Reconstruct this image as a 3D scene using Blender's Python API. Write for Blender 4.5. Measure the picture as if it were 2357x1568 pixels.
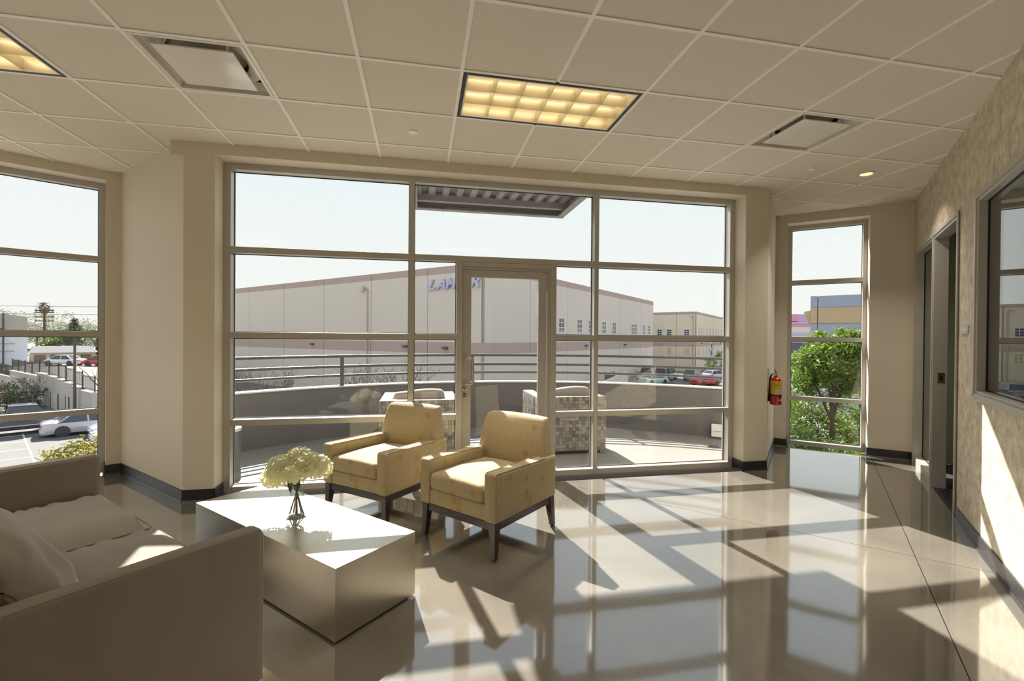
import bpy, bmesh, math, random
from mathutils import Vector, Matrix, noise
random.seed(7)
for o in list(bpy.data.objects): bpy.data.objects.remove(o)
scene = bpy.context.scene
col = scene.collection
PI = math.pi

# ------------------------------------------------------------------ camera
cam_d = bpy.data.cameras.new('camera'); cam = bpy.data.objects.new('camera', cam_d); col.objects.link(cam)
cam_d.sensor_width = 36.0; cam_d.lens = 16.126; cam_d.clip_start = 0.05; cam_d.clip_end = 1000
yaw, pitch, roll = 0.1952, -0.0066, 0.0078
F = Vector((math.sin(yaw)*math.cos(pitch), math.cos(yaw)*math.cos(pitch), math.sin(pitch)))
R0 = Vector((math.cos(yaw), -math.sin(yaw), 0)); U0 = R0.cross(F)
Rv = R0*math.cos(roll)+U0*math.sin(roll); Uv = -R0*math.sin(roll)+U0*math.cos(roll)
cam.matrix_world = Matrix(((Rv.x, Uv.x, -F.x, 0), (Rv.y, Uv.y, -F.y, 0), (Rv.z, Uv.z, -F.z, 1.416), (0, 0, 0, 1)))
scene.camera = cam

# ------------------------------------------------------------------ view, sky, sun
scene.view_settings.view_transform = 'Standard'
scene.view_settings.look = 'None'
scene.view_settings.gamma = 1.0
scene.view_settings.use_curve_mapping = False
scene.view_settings.exposure = 0.15
SKY_STRENGTH = 0.98
SUN_STRENGTH = 16.0
LAMP_WATTS = 7.0

def lin(c):
    c = c/255.0
    return c/12.92 if c <= 0.04045 else ((c+0.055)/1.055)**2.4
def rgb(r, g, b): return (lin(r), lin(g), lin(b), 1.0)

world = bpy.data.worlds.new('hazy_sky'); scene.world = world; world.use_nodes = True
wt = world.node_tree; wn = wt.nodes; wn.clear()
w_tc = wn.new('ShaderNodeTexCoord'); w_sep = wn.new('ShaderNodeSeparateXYZ'); w_ramp = wn.new('ShaderNodeValToRGB')
w_bg = wn.new('ShaderNodeBackground'); w_out = wn.new('ShaderNodeOutputWorld')
wt.links.new(w_tc.outputs['Generated'], w_sep.inputs[0]); wt.links.new(w_sep.outputs['Z'], w_ramp.inputs[0])
wt.links.new(w_ramp.outputs[0], w_bg.inputs[0]); wt.links.new(w_bg.outputs[0], w_out.inputs[0])
er = w_ramp.color_ramp.elements
er[0].position = 0.0; er[0].color = (0.98, 0.97, 0.92, 1)
er[1].position = 1.0; er[1].color = (0.58, 0.74, 0.95, 1)
e = er.new(0.12); e.color = (0.95, 0.97, 0.95, 1)
e = er.new(0.45); e.color = (0.80, 0.90, 0.96, 1)
w_bg.inputs[1].default_value = SKY_STRENGTH

sun_d = bpy.data.lights.new('sun', 'SUN'); sun = bpy.data.objects.new('sun', sun_d); col.objects.link(sun)
sun_d.energy = SUN_STRENGTH; sun_d.angle = math.radians(0.55); sun_d.color = (1.0, 0.95, 0.87)
sun.rotation_euler = Vector((0.178, -1.0, -0.866)).to_track_quat('-Z', 'Y').to_euler()
sun.location = (-8, 40, 35)

# ------------------------------------------------------------------ materials
MATS = {}
def mat(name, colr, rough=0.5, metal=0.0, spec=0.5, var=0.0, vscale=6.0, bump=0.0, bscale=60.0, sheen=0.0, coat=0.0,
        stretch=None, aniso=0.0, emit=None, estr=0.0, translucent=0.0, rvar=0.0):
    if name in MATS: return MATS[name]
    m = bpy.data.materials.new(name); m.use_nodes = True; MATS[name] = m
    nt = m.node_tree; n = nt.nodes; b = n['Principled BSDF']
    b.inputs['Base Color'].default_value = colr; b.inputs['Roughness'].default_value = rough
    b.inputs['Metallic'].default_value = metal; b.inputs['Specular IOR Level'].default_value = spec
    if sheen: b.inputs['Sheen Weight'].default_value = sheen; b.inputs['Sheen Roughness'].default_value = 0.35
    if coat: b.inputs['Coat Weight'].default_value = coat; b.inputs['Coat Roughness'].default_value = 0.05
    if aniso: b.inputs['Anisotropic'].default_value = aniso
    if emit: b.inputs['Emission Color'].default_value = emit; b.inputs['Emission Strength'].default_value = estr
    tc = n.new('ShaderNodeTexCoord'); vec = tc.outputs['Object']
    if stretch:
        mp = n.new('ShaderNodeMapping'); mp.inputs['Scale'].default_value = stretch
        nt.links.new(vec, mp.inputs[0]); vec = mp.outputs[0]
    nz = n.new('ShaderNodeTexNoise'); nz.inputs['Scale'].default_value = vscale; nz.inputs['Detail'].default_value = 6
    nt.links.new(vec, nz.inputs['Vector'])
    if var:
        mx = n.new('ShaderNodeMix'); mx.data_type = 'RGBA'
        mx.inputs['A'].default_value = tuple(c*(1-var) for c in colr[:3])+(1,)
        mx.inputs['B'].default_value = tuple(min(1, c*(1+var)) for c in colr[:3])+(1,)
        nt.links.new(nz.outputs[0], mx.inputs['Factor']); nt.links.new(mx.outputs['Result'], b.inputs['Base Color'])
    if rvar:
        mr = n.new('ShaderNodeMapRange'); mr.inputs['From Min'].default_value = 0.3; mr.inputs['From Max'].default_value = 0.7
        mr.inputs['To Min'].default_value = max(0, rough-rvar); mr.inputs['To Max'].default_value = rough+rvar
        nt.links.new(nz.outputs[0], mr.inputs[0]); nt.links.new(mr.outputs[0], b.inputs['Roughness'])
    if bump:
        nb = n.new('ShaderNodeTexNoise'); nb.inputs['Scale'].default_value = bscale; nb.inputs['Detail'].default_value = 4
        nt.links.new(vec, nb.inputs['Vector'])
        bp = n.new('ShaderNodeBump'); bp.inputs['Strength'].default_value = bump; bp.inputs['Distance'].default_value = 0.01
        nt.links.new(nb.outputs[0], bp.inputs['Height']); nt.links.new(bp.outputs[0], b.inputs['Normal'])
    if translucent:
        tl = n.new('ShaderNodeBsdfTranslucent'); tl.inputs[0].default_value = colr
        ms = n.new('ShaderNodeMixShader'); ms.inputs[0].default_value = translucent
        out = n['Material Output']
        nt.links.new(b.outputs[0], ms.inputs[1]); nt.links.new(tl.outputs[0], ms.inputs[2]); nt.links.new(ms.outputs[0], out.inputs[0])
    return m

def glass_mat(name, tint, f0=0.045, rough=0.0, power=5.0):
    if name in MATS: return MATS[name]
    m = bpy.data.materials.new(name); m.use_nodes = True; MATS[name] = m
    nt = m.node_tree; n = nt.nodes; n.clear()
    geo = n.new('ShaderNodeNewGeometry'); dot = n.new('ShaderNodeVectorMath'); dot.operation = 'DOT_PRODUCT'
    nt.links.new(geo.outputs['Incoming'], dot.inputs[0]); nt.links.new(geo.outputs['Normal'], dot.inputs[1])
    ab = n.new('ShaderNodeMath'); ab.operation = 'ABSOLUTE'; nt.links.new(dot.outputs['Value'], ab.inputs[0])
    om = n.new('ShaderNodeMath'); om.operation = 'SUBTRACT'; om.inputs[0].default_value = 1.0; nt.links.new(ab.outputs[0], om.inputs[1])
    pw = n.new('ShaderNodeMath'); pw.operation = 'POWER'; pw.inputs[1].default_value = power; nt.links.new(om.outputs[0], pw.inputs[0])
    ma = n.new('ShaderNodeMath'); ma.operation = 'MULTIPLY_ADD'; ma.inputs[1].default_value = 1.0-f0; ma.inputs[2].default_value = f0
    nt.links.new(pw.outputs[0], ma.inputs[0])
    tr = n.new('ShaderNodeBsdfTransparent'); tr.inputs[0].default_value = tint
    gl = n.new('ShaderNodeBsdfGlossy'); gl.inputs['Roughness'].default_value = rough
    mx = n.new('ShaderNodeMixShader'); out = n.new('ShaderNodeOutputMaterial')
    nt.links.new(ma.outputs[0], mx.inputs[0]); nt.links.new(tr.outputs[0], mx.inputs[1]); nt.links.new(gl.outputs[0], mx.inputs[2])
    nt.links.new(mx.outputs[0], out.inputs[0])
    return m

WALL = mat('wall_paint', rgb(218, 208, 190), 0.65, var=0.03, vscale=3, bump=0.04, bscale=300)
WHITE = mat('reveal_paint', rgb(226, 217, 196), 0.6, var=0.02)
TILE = mat('ceiling_tile', rgb(222, 212, 196), 0.85, var=0.06, vscale=160, bump=0.25, bscale=420)
TBAR = mat('ceiling_bar', rgb(244, 238, 228), 0.5)
ALU = mat('window_aluminium', rgb(190, 186, 178), 0.34, metal=0.35, var=0.04, vscale=4)
STEEL = mat('satin_steel', rgb(190, 185, 175), 0.28, metal=0.9)
GASKET = mat('black_gasket', rgb(28, 27, 28), 0.6)
BASEB = mat('black_baseboard', rgb(46, 43, 44), 0.35, var=0.1)
GLASS = glass_mat('window_glass', (0.975, 0.985, 0.98, 1), 0.045)
OGLASS = glass_mat('tinted_office_glass', (0.74, 0.79, 0.76, 1), 0.10, 0.0, 4.0)
VGLASS = glass_mat('vase_glass', (0.97, 0.985, 0.98, 1), 0.07, 0.01, 2.6)
BLACK = mat('black_paint', rgb(18, 17, 18), 0.45)
WOOD = mat('espresso_wood', rgb(44, 30, 26), 0.35, var=0.3, vscale=9, stretch=(8, 8, 1), coat=0.3)
SOFA = mat('taupe_velvet', rgb(146, 138, 127), 0.85, spec=0.2, var=0.20, vscale=3.5, bump=0.12, bscale=220, sheen=0.3)
SEAM = mat('taupe_seam', rgb(150, 140, 124), 0.8)
PETAL = mat('cream_petal', rgb(240, 238, 205), 0.6, var=0.10, vscale=14, translucent=0.45)
STEM = mat('brown_green_stem', rgb(120, 88, 62), 0.6, var=0.3, vscale=30)
LEAFD = mat('vase_leaf', rgb(62, 84, 40), 0.5, var=0.2)
WATER = glass_mat('water', (0.95, 0.98, 0.95, 1), 0.03)
CONC = mat('balcony_concrete', rgb(116, 113, 109), 0.7, var=0.08, vscale=3, bump=0.05, bscale=120)
PARA = mat('parapet_render', rgb(104, 102, 102), 0.75, var=0.06, vscale=4, bump=0.15, bscale=90)
CAP = mat('parapet_cap', rgb(205, 200, 190), 0.6)
RAIL = mat('rail_paint', rgb(92, 88, 88), 0.35, metal=0.3)
CUSH = mat('outdoor_cushion', rgb(150, 141, 133), 0.9, var=0.05, sheen=0.3)
STUCCO = mat('warehouse_panel', rgb(220, 208, 196), 0.8, var=0.03, vscale=0.4)
BAND = mat('warehouse_band', rgb(186, 164, 154), 0.8, var=0.03, vscale=0.4)
BEIGE = mat('beige_panel', rgb(226, 212, 190), 0.8, var=0.03, vscale=0.4)
JOINT = mat('panel_joint', rgb(120, 110, 100), 0.8)
ASPH = mat('asphalt', rgb(106, 103, 101), 0.9, var=0.08, vscale=0.25, bump=0.1, bscale=8)
STREETM = mat('street_asphalt', rgb(112, 109, 106), 0.9, var=0.08, vscale=0.2)
LINEM = mat('lot_line', rgb(235, 232, 225), 0.8)
DGLASS = mat('dark_window_glass', rgb(70, 76, 92), 0.08, spec=0.8)
SIGN = mat('sign_letter', rgb(186, 186, 212), 0.4, metal=0.3)
WFRAME = mat('white_window_frame', rgb(226, 226, 222), 0.5)
LAMPDARK = mat('wall_lamp', rgb(90, 86, 84), 0.4)
RUBBER = mat('tyre', rgb(34, 33, 34), 0.7)
HUB = mat('wheel_hub', rgb(190, 190, 192), 0.3, metal=0.8)
BARK = mat('bark', rgb(92, 74, 60), 0.9, var=0.3, vscale=8, bump=0.4, bscale=30)
FENCE = mat('dark_fence', rgb(66, 60, 60), 0.5)
OFFICEWALL = mat('office_wall', rgb(196, 194, 178), 0.7)
CARPET = mat('office_carpet', rgb(84, 80, 78), 0.95, var=0.2, vscale=60)
OLIVE = mat('olive_fabric', rgb(118, 104, 66), 0.9, var=0.1, vscale=80)
NAVY = mat('navy_trim', rgb(24, 26, 66), 0.4)

# polished concrete floor: mottled colour, low roughness, faint waves
def floor_mat():
    m = bpy.data.materials.new('polished_concrete'); m.use_nodes = True
    nt = m.node_tree; n = nt.nodes; b = n['Principled BSDF']
    tc = n.new('ShaderNodeTexCoord')
    n1 = n.new('ShaderNodeTexNoise'); n1.inputs['Scale'].default_value = 1.3; n1.inputs['Detail'].default_value = 8
    n2 = n.new('ShaderNodeTexNoise'); n2.inputs['Scale'].default_value = 90; n2.inputs['Detail'].default_value = 3
    n3 = n.new('ShaderNodeTexNoise'); n3.inputs['Scale'].default_value = 2.2; n3.inputs['Detail'].default_value = 1
    for k in (n1, n2, n3): nt.links.new(tc.outputs['Object'], k.inputs['Vector'])
    r1 = n.new('ShaderNodeValToRGB'); r1.color_ramp.elements[0].position = 0.3; r1.color_ramp.elements[1].position = 0.72
    r1.color_ramp.elements[0].color = rgb(104, 98, 90); r1.color_ramp.elements[1].color = rgb(132, 126, 116)
    nt.links.new(n1.outputs[0], r1.inputs[0])
    r2 = n.new('ShaderNodeMix'); r2.data_type = 'RGBA'; r2.blend_type = 'OVERLAY'; r2.inputs['Factor'].default_value = 0.16
    nt.links.new(r1.outputs[0], r2.inputs['A']); nt.links.new(n2.outputs[0], r2.inputs['B'])
    nt.links.new(r2.outputs['Result'], b.inputs['Base Color'])
    b.inputs['Roughness'].default_value = 0.08; b.inputs['Specular IOR Level'].default_value = 0.75; b.inputs['Coat Weight'].default_value = 1.0; b.inputs['Coat IOR'].default_value = 1.75
    b.inputs['Coat Roughness'].default_value = 0.055
    bp = n.new('ShaderNodeBump'); bp.inputs['Strength'].default_value = 0.05; bp.inputs['Distance'].default_value = 0.02
    nt.links.new(n3.outputs[0], bp.inputs['Height']); nt.links.new(bp.outputs[0], b.inputs['Normal']); nt.links.new(bp.outputs[0], b.inputs['Coat Normal'])
    return m
FLOOR = floor_mat()

# fibrous straw wallpaper of the right wall
def straw_mat():
    m = bpy.data.materials.new('straw_wallcovering'); m.use_nodes = True
    nt = m.node_tree; n = nt.nodes; b = n['Principled BSDF']
    uv = n.new('ShaderNodeUVMap')
    mp = n.new('ShaderNodeMapping'); mp.inputs['Rotation'].default_value = (0, 0, math.radians(52)); mp.inputs['Scale'].default_value = (110, 9, 1)
    nt.links.new(uv.outputs[0], mp.inputs[0])
    wig = n.new('ShaderNodeTexNoise'); wig.inputs['Scale'].default_value = 7; wig.inputs['Detail'].default_value = 2
    nt.links.new(uv.outputs[0], wig.inputs['Vector'])
    ad = n.new('ShaderNodeVectorMath'); ad.operation = 'MULTIPLY_ADD'; ad.inputs[1].default_value = (14, 5, 0)
    nt.links.new(wig.outputs['Color'], ad.inputs[0]); nt.links.new(mp.outputs[0], ad.inputs[2])
    n1 = n.new('ShaderNodeTexNoise'); n1.inputs['Scale'].default_value = 1.0; n1.inputs['Detail'].default_value = 3
    nt.links.new(ad.outputs[0], n1.inputs['Vector'])
    n2 = n.new('ShaderNodeTexNoise'); n2.inputs['Scale'].default_value = 11; n2.inputs['Detail'].default_value = 3
    nt.links.new(uv.outputs[0], n2.inputs['Vector'])
    r1 = n.new('ShaderNodeValToRGB'); r1.color_ramp.elements[0].position = 0.38; r1.color_ramp.elements[1].position = 0.62
    r1.color_ramp.elements[0].color = rgb(158, 141, 110); r1.color_ramp.elements[1].color = rgb(218, 206, 182)
    mx = n.new('ShaderNodeMix'); mx.data_type = 'FLOAT'; mx.inputs['Factor'].default_value = 0.45
    nt.links.new(n1.outputs[0], mx.inputs['A']); nt.links.new(n2.outputs[0], mx.inputs['B'])
    nt.links.new(mx.outputs['Result'], r1.inputs[0]); nt.links.new(r1.outputs[0], b.inputs['Base Color'])
    b.inputs['Roughness'].default_value = 0.6; b.inputs['Sheen Weight'].default_value = 0.15
    bp = n.new('ShaderNodeBump'); bp.inputs['Strength'].default_value = 0.5; bp.inputs['Distance'].default_value = 0.004
    nt.links.new(n1.outputs[0], bp.inputs['Height']); nt.links.new(bp.outputs[0], b.inputs['Normal'])
    return m
STRAW = straw_mat()

# armchair fabric: gold weave with thin pale line grid, diagonals and darker squares
def chair_fabric():
    m = bpy.data.materials.new('gold_patterned_fabric'); m.use_nodes = True
    nt = m.node_tree; n = nt.nodes; b = n['Principled BSDF']; L = nt.links
    uv = n.new('ShaderNodeUVMap'); sep = n.new('ShaderNodeSeparateXYZ'); L.new(uv.outputs[0], sep.inputs[0])
    def math_(op, a, bb=None, c=None):
        k = n.new('ShaderNodeMath'); k.operation = op
        for i, v in enumerate((a, bb, c)):
            if v is None: continue
            if isinstance(v, (int, float)): k.inputs[i].default_value = v
            else: L.new(v, k.inputs[i])
        return k.outputs[0]
    S = 21.0
    x = math_('MULTIPLY', sep.outputs[0], S); y = math_('MULTIPLY', sep.outputs[1], S)
    fx = math_('FRACT', x); fy = math_('FRACT', y)
    lx = math_('LESS_THAN', fx, 0.03); ly = math_('LESS_THAN', fy, 0.03)
    d = math_('FRACT', math_('ADD', fx, fy)); dl = math_('LESS_THAN', d, 0.05)
    cell = n.new('ShaderNodeCombineXYZ'); L.new(math_('FLOOR', x), cell.inputs[0]); L.new(math_('FLOOR', y), cell.inputs[1])
    wn_ = n.new('ShaderNodeTexWhiteNoise'); wn_.noise_dimensions = '2D'; L.new(cell.outputs[0], wn_.inputs[0])
    diag = math_('MULTIPLY', dl, math_('GREATER_THAN', wn_.outputs['Value'], 0.72))
    line = math_('MAXIMUM', math_('MAXIMUM', lx, ly), diag)
    dark = math_('LESS_THAN', wn_.outputs['Value'], 0.07)
    nz = n.new('ShaderNodeTexNoise'); nz.inputs['Scale'].default_value = 500; L.new(uv.outputs[0], nz.inputs['Vector'])
    base = n.new('ShaderNodeMix'); base.data_type = 'RGBA'; base.inputs['A'].default_value = rgb(166, 148, 112); base.inputs['B'].default_value = rgb(186, 168, 131)
    L.new(nz.outputs[0], base.inputs['Factor'])
    m1 = n.new('ShaderNodeMix'); m1.data_type = 'RGBA'; m1.inputs['B'].default_value = rgb(162, 136, 84)
    L.new(math_('MULTIPLY', dark, 0.6), m1.inputs['Factor']); L.new(base.outputs['Result'], m1.inputs['A'])
    m2 = n.new('ShaderNodeMix'); m2.data_type = 'RGBA'; m2.inputs['B'].default_value = rgb(226, 208, 166)
    L.new(math_('MULTIPLY', line, 0.42), m2.inputs['Factor']); L.new(m1.outputs['Result'], m2.inputs['A'])
    L.new(m2.outputs['Result'], b.inputs['Base Color'])
    b.inputs['Roughness'].default_value = 0.85; b.inputs['Specular IOR Level'].default_value = 0.2; b.inputs['Sheen Weight'].default_value = 0.25
    return m
FABRIC = chair_fabric()

# brushed steel of the coffee table: vertical brushing on the sides
def brushed():
    m = bpy.data.materials.new('brushed_steel'); m.use_nodes = True
    nt = m.node_tree; n = nt.nodes; b = n['Principled BSDF']
    tc = n.new('ShaderNodeTexCoord'); mp = n.new('ShaderNodeMapping'); mp.inputs['Scale'].default_value = (160, 160, 1.2)
    nt.links.new(tc.outputs['Object'], mp.inputs[0])
    nz = n.new('ShaderNodeTexNoise'); nz.inputs['Scale'].default_value = 1; nz.inputs['Detail'].default_value = 5
    nt.links.new(mp.outputs[0], nz.inputs['Vector'])
    mr = n.new('ShaderNodeMapRange'); mr.inputs['To Min'].default_value = 0.22; mr.inputs['To Max'].default_value = 0.40
    nt.links.new(nz.outputs[0], mr.inputs[0]); nt.links.new(mr.outputs[0], b.inputs['Roughness'])
    b.inputs['Metallic'].default_value = 1.0; b.inputs['Base Color'].default_value = rgb(206, 198, 182)
    bp = n.new('ShaderNodeBump'); bp.inputs['Strength'].default_value = 0.06; bp.inputs['Distance'].default_value = 0.002
    nt.links.new(nz.outputs[0], bp.inputs['Height']); nt.links.new(bp.outputs[0], b.inputs['Normal'])
    return m
BRUSHED = brushed()

# woven wicker: checker of over/under strips with tone changes
def wicker_mat():
    m = bpy.data.materials.new('grey_wicker'); m.use_nodes = True
    nt = m.node_tree; n = nt.nodes; b = n['Principled BSDF']; L = nt.links
    uv = n.new('ShaderNodeUVMap')
    sc = n.new('ShaderNodeVectorMath'); sc.operation = 'SCALE'; sc.inputs['Scale'].default_value = 24.0; L.new(uv.outputs[0], sc.inputs[0])
    fl = n.new('ShaderNodeVectorMath'); fl.operation = 'FLOOR'; L.new(sc.outputs[0], fl.inputs[0])
    wn_ = n.new('ShaderNodeTexWhiteNoise'); wn_.noise_dimensions = '2D'; L.new(fl.outputs[0], wn_.inputs[0])
    rp = n.new('ShaderNodeValToRGB'); rp.color_ramp.elements[0].color = rgb(92, 87, 81); rp.color_ramp.elements[1].color = rgb(154, 147, 135)
    L.new(wn_.outputs['Value'], rp.inputs[0])
    br = n.new('ShaderNodeTexBrick'); br.offset = 0.0; br.inputs['Scale'].default_value = 24; br.inputs['Brick Width'].default_value = 1; br.inputs['Row Height'].default_value = 1
    br.inputs['Mortar Size'].default_value = 0.05; br.inputs['Color1'].default_value = (1, 1, 1, 1); br.inputs['Color2'].default_value = (0.9, 0.9, 0.9, 1); br.inputs['Mortar'].default_value = (0.4, 0.4, 0.4, 1)
    L.new(uv.outputs[0], br.inputs[0])
    mx = n.new('ShaderNodeMix'); mx.data_type = 'RGBA'; mx.blend_type = 'MULTIPLY'; mx.inputs['Factor'].default_value = 0.8
    L.new(rp.outputs[0], mx.inputs['A']); L.new(br.outputs[0], mx.inputs['B']); L.new(mx.outputs['Result'], b.inputs['Base Color'])
    b.inputs['Roughness'].default_value = 0.6
    bp = n.new('ShaderNodeBump'); bp.inputs['Strength'].default_value = 0.6; bp.inputs['Distance'].default_value = 0.006
    L.new(br.outputs['Fac'], bp.inputs['Height']); bp.invert = True; L.new(bp.outputs[0], b.inputs['Normal'])
    return m
WICKER = wicker_mat()

# ------------------------------------------------------------------ mesh helpers
class MB:
    def __init__(s): s.v = []; s.f = []
    def add(s, v, f, M=None):
        k = len(s.v)
        s.v += [tuple(M @ Vector(p)) for p in v] if M else [tuple(p) for p in v]
        s.f += [tuple(i+k for i in q) for q in f]
        return s
    def box(s, x0, x1, y0, y1, z0, z1, M=None):
        return s.add([(x0, y0, z0), (x1, y0, z0), (x1, y1, z0), (x0, y1, z0), (x0, y0, z1), (x1, y0, z1), (x1, y1, z1), (x0, y1, z1)],
                     [(0, 3, 2, 1), (4, 5, 6, 7), (0, 1, 5, 4), (1, 2, 6, 5), (2, 3, 7, 6), (3, 0, 4, 7)], M)
    def prism(s, poly, z0, z1, M=None):
        n = len(poly)
        a = sum(poly[i][0]*poly[(i+1) % n][1]-poly[(i+1) % n][0]*poly[i][1] for i in range(n))
        if a < 0: poly = poly[::-1]
        v = [(x, y, z0) for x, y in poly]+[(x, y, z1) for x, y in poly]
        f = [tuple(range(n-1, -1, -1)), tuple(range(n, 2*n))]+[(i, (i+1) % n, n+(i+1) % n, n+i) for i in range(n)]
        return s.add(v, f, M)
    def hull8(s, a, b, M=None):   # two quads (bottom list, top list)
        return s.add(list(a)+list(b), [(0, 3, 2, 1), (4, 5, 6, 7), (0, 1, 5, 4), (1, 2, 6, 5), (2, 3, 7, 6), (3, 0, 4, 7)], M)
    def tube(s, path, r, n=8, M=None, cap=True):
        path = [Vector(p) for p in path]; rr = r if isinstance(r, (list, tuple)) else [r]*len(path)
        v = []; prev = None
        for i, p in enumerate(path):
            t = (path[min(i+1, len(path)-1)]-path[max(i-1, 0)])
            if t.length < 1e-9: t = Vector((0, 0, 1))
            t.normalize()
            if prev is None:
                a = Vector((0, 0, 1)) if abs(t.z) < 0.9 else Vector((1, 0, 0))
                u = t.cross(a).normalized()
            else:
                u = (prev-t*prev.dot(t)).normalized()
            prev = u; w = t.cross(u)
            for k in range(n):
                an = 2*PI*k/n; v.append(p+(u*math.cos(an)+w*math.sin(an))*rr[i])
        f = []
        for i in range(len(path)-1):
            for k in range(n):
                f.append((i*n+k, i*n+(k+1) % n, (i+1)*n+(k+1) % n, (i+1)*n+k))
        if cap:
            f.append(tuple(range(n-1, -1, -1))); f.append(tuple(range((len(path)-1)*n, len(path)*n)))
        return s.add(v, f, M)
    def lathe(s, prof, n=24, M=None, cap=True):
        v = []; f = []
        for r, z in prof:
            for k in range(n):
                a = 2*PI*k/n; v.append((r*math.cos(a), r*math.sin(a), z))
        for i in range(len(prof)-1):
            for k in range(n): f.append((i*n+k, i*n+(k+1) % n, (i+1)*n+(k+1) % n, (i+1)*n+k))
        if cap:
            if prof[0][0] > 1e-6: f.append(tuple(range(n-1, -1, -1)))
            if prof[-1][0] > 1e-6: f.append(tuple(range((len(prof)-1)*n, len(prof)*n)))
        return s.add(v, f, M)
    def ellipsoid(s, c, rx, ry, rz, n=12, m=8, M=None):
        v = [(c[0], c[1], c[2]-rz)]
        for i in range(1, m):
            t = -PI/2+PI*i/m
            for k in range(n):
                a = 2*PI*k/n; v.append((c[0]+rx*math.cos(t)*math.cos(a), c[1]+ry*math.cos(t)*math.sin(a), c[2]+rz*math.sin(t)))
        v.append((c[0], c[1], c[2]+rz)); f = []
        for k in range(n): f.append((0, 1+(k+1) % n, 1+k))
        for i in range(m-2):
            for k in range(n): f.append((1+i*n+k, 1+i*n+(k+1) % n, 1+(i+1)*n+(k+1) % n, 1+(i+1)*n+k))
        l = len(v)-1
        for k in range(n): f.append((1+(m-2)*n+k, 1+(m-2)*n+(k+1) % n, l))
        return s.add(v, f, M)
    def rbox(s, x0, x1, y0, y1, z0, z1, r, seg=3, div=(6, 6, 2), shape=None, M=None):
        # rounded box from a subdivided cube; shape(p, u, v, w) may displace the point
        cx, cy, cz = (x0+x1)/2, (y0+y1)/2, (z0+z1)/2; hx, hy, hz = (x1-x0)/2, (y1-y0)/2, (z1-z0)/2
        r = min(r, hx, hy, hz)
        def coords(h, d):
            o = [-h+r*(1-math.cos(PI/2*k/seg)) if False else -h+r*k/seg for k in range(seg)]
            inner = [-(h-r)+2*(h-r)*k/d for k in range(d+1)]
            return o+inner+[h-r*(seg-1-k)/seg for k in range(seg)]
        X, Y, Z = coords(hx, div[0]), coords(hy, div[1]), coords(hz, div[2])
        idx = {}; V = []; Fc = []
        def vid(i, j, k):
            key = (i, j, k)
            if key not in idx:
                p = Vector((X[i], Y[j], Z[k]))
                q = Vector((max(-(hx-r), min(hx-r, p.x)), max(-(hy-r), min(hy-r, p.y)), max(-(hz-r), min(hz-r, p.z))))
                d = p-q
                if d.length > 1e-9:
                    p = q+d.normalized()*r
                w = (p.x/hx, p.y/hy, p.z/hz); p = p+Vector((cx, cy, cz))
                if shape: p = Vector(shape(p, *w))
                idx[key] = len(V); V.append(p)
            return idx[key]
        nx, ny, nz = len(X)-1, len(Y)-1, len(Z)-1
        for i in range(nx):
            for j in range(ny):
                Fc.append((vid(i, j, 0), vid(i, j+1, 0), vid(i+1, j+1, 0), vid(i+1, j, 0)))
                Fc.append((vid(i, j, nz), vid(i+1, j, nz), vid(i+1, j+1, nz), vid(i, j+1, nz)))
        for i in range(nx):
            for k in range(nz):
                Fc.append((vid(i, 0, k), vid(i+1, 0, k), vid(i+1, 0, k+1), vid(i, 0, k+1)))
                Fc.append((vid(i, ny, k), vid(i, ny, k+1), vid(i+1, ny, k+1), vid(i+1, ny, k)))
        for j in range(ny):
            for k in range(nz):
                Fc.append((vid(0, j, k), vid(0, j, k+1), vid(0, j+1, k+1), vid(0, j+1, k)))
                Fc.append((vid(nx, j, k), vid(nx, j+1, k), vid(nx, j+1, k+1), vid(nx, j, k+1)))
        return s.add(V, Fc, M)
    def mesh(s, name, m, smooth=False, uv=True):
        me = bpy.data.meshes.new(name); me.from_pydata(s.v, [], s.f); me.update()
        for q in (m if isinstance(m, (list, tuple)) else [m]): me.materials.append(q)
        if uv and len(me.polygons) < 8000:
            ul = me.uv_layers.new(name='UVMap'); vs = me.vertices
            for p in me.polygons:
                nn = p.normal; a = abs(nn.x); b = abs(nn.y); c = abs(nn.z)
                hl = math.hypot(nn.x, nn.y)
                for li in p.loop_indices:
                    co = vs[me.loops[li].vertex_index].co
                    if c >= max(a, b): ul.data[li].uv = (co.x, co.y)
                    else:
                        tx, ty = (-nn.y/hl, nn.x/hl)
                        if abs(tx) > 0.92: tx, ty = (1.0 if tx > 0 else -1.0, 0.0)
                        elif abs(ty) > 0.92: tx, ty = (0.0, 1.0 if ty > 0 else -1.0)
                        ul.data[li].uv = (co.x*tx+co.y*ty, co.z)
        if smooth:
            for p in me.polygons: p.use_smooth = True
            me.set_sharp_from_angle(angle=math.radians(smooth if smooth > 1 else 45))
        return me
    def build(s, name, m, parent=None, smooth=False, uv=True, bevel=0.0):
        me = s.mesh(name, m, False if bevel else smooth, uv)
        if bevel:
            bm = bmesh.new(); bm.from_mesh(me); bmesh.ops.remove_doubles(bm, verts=bm.verts, dist=1e-6)
            ed = [e_ for e_ in bm.edges if len(e_.link_faces) == 2 and e_.calc_face_angle(0) > 0.5]
            bmesh.ops.bevel(bm, geom=ed, offset=bevel, segments=2, profile=0.6, affect='EDGES')
            bm.to_mesh(me); bm.free()
            if smooth:
                for p in me.polygons: p.use_smooth = True
                me.set_sharp_from_angle(angle=math.radians(40))
        return link(name, me, parent)

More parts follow.
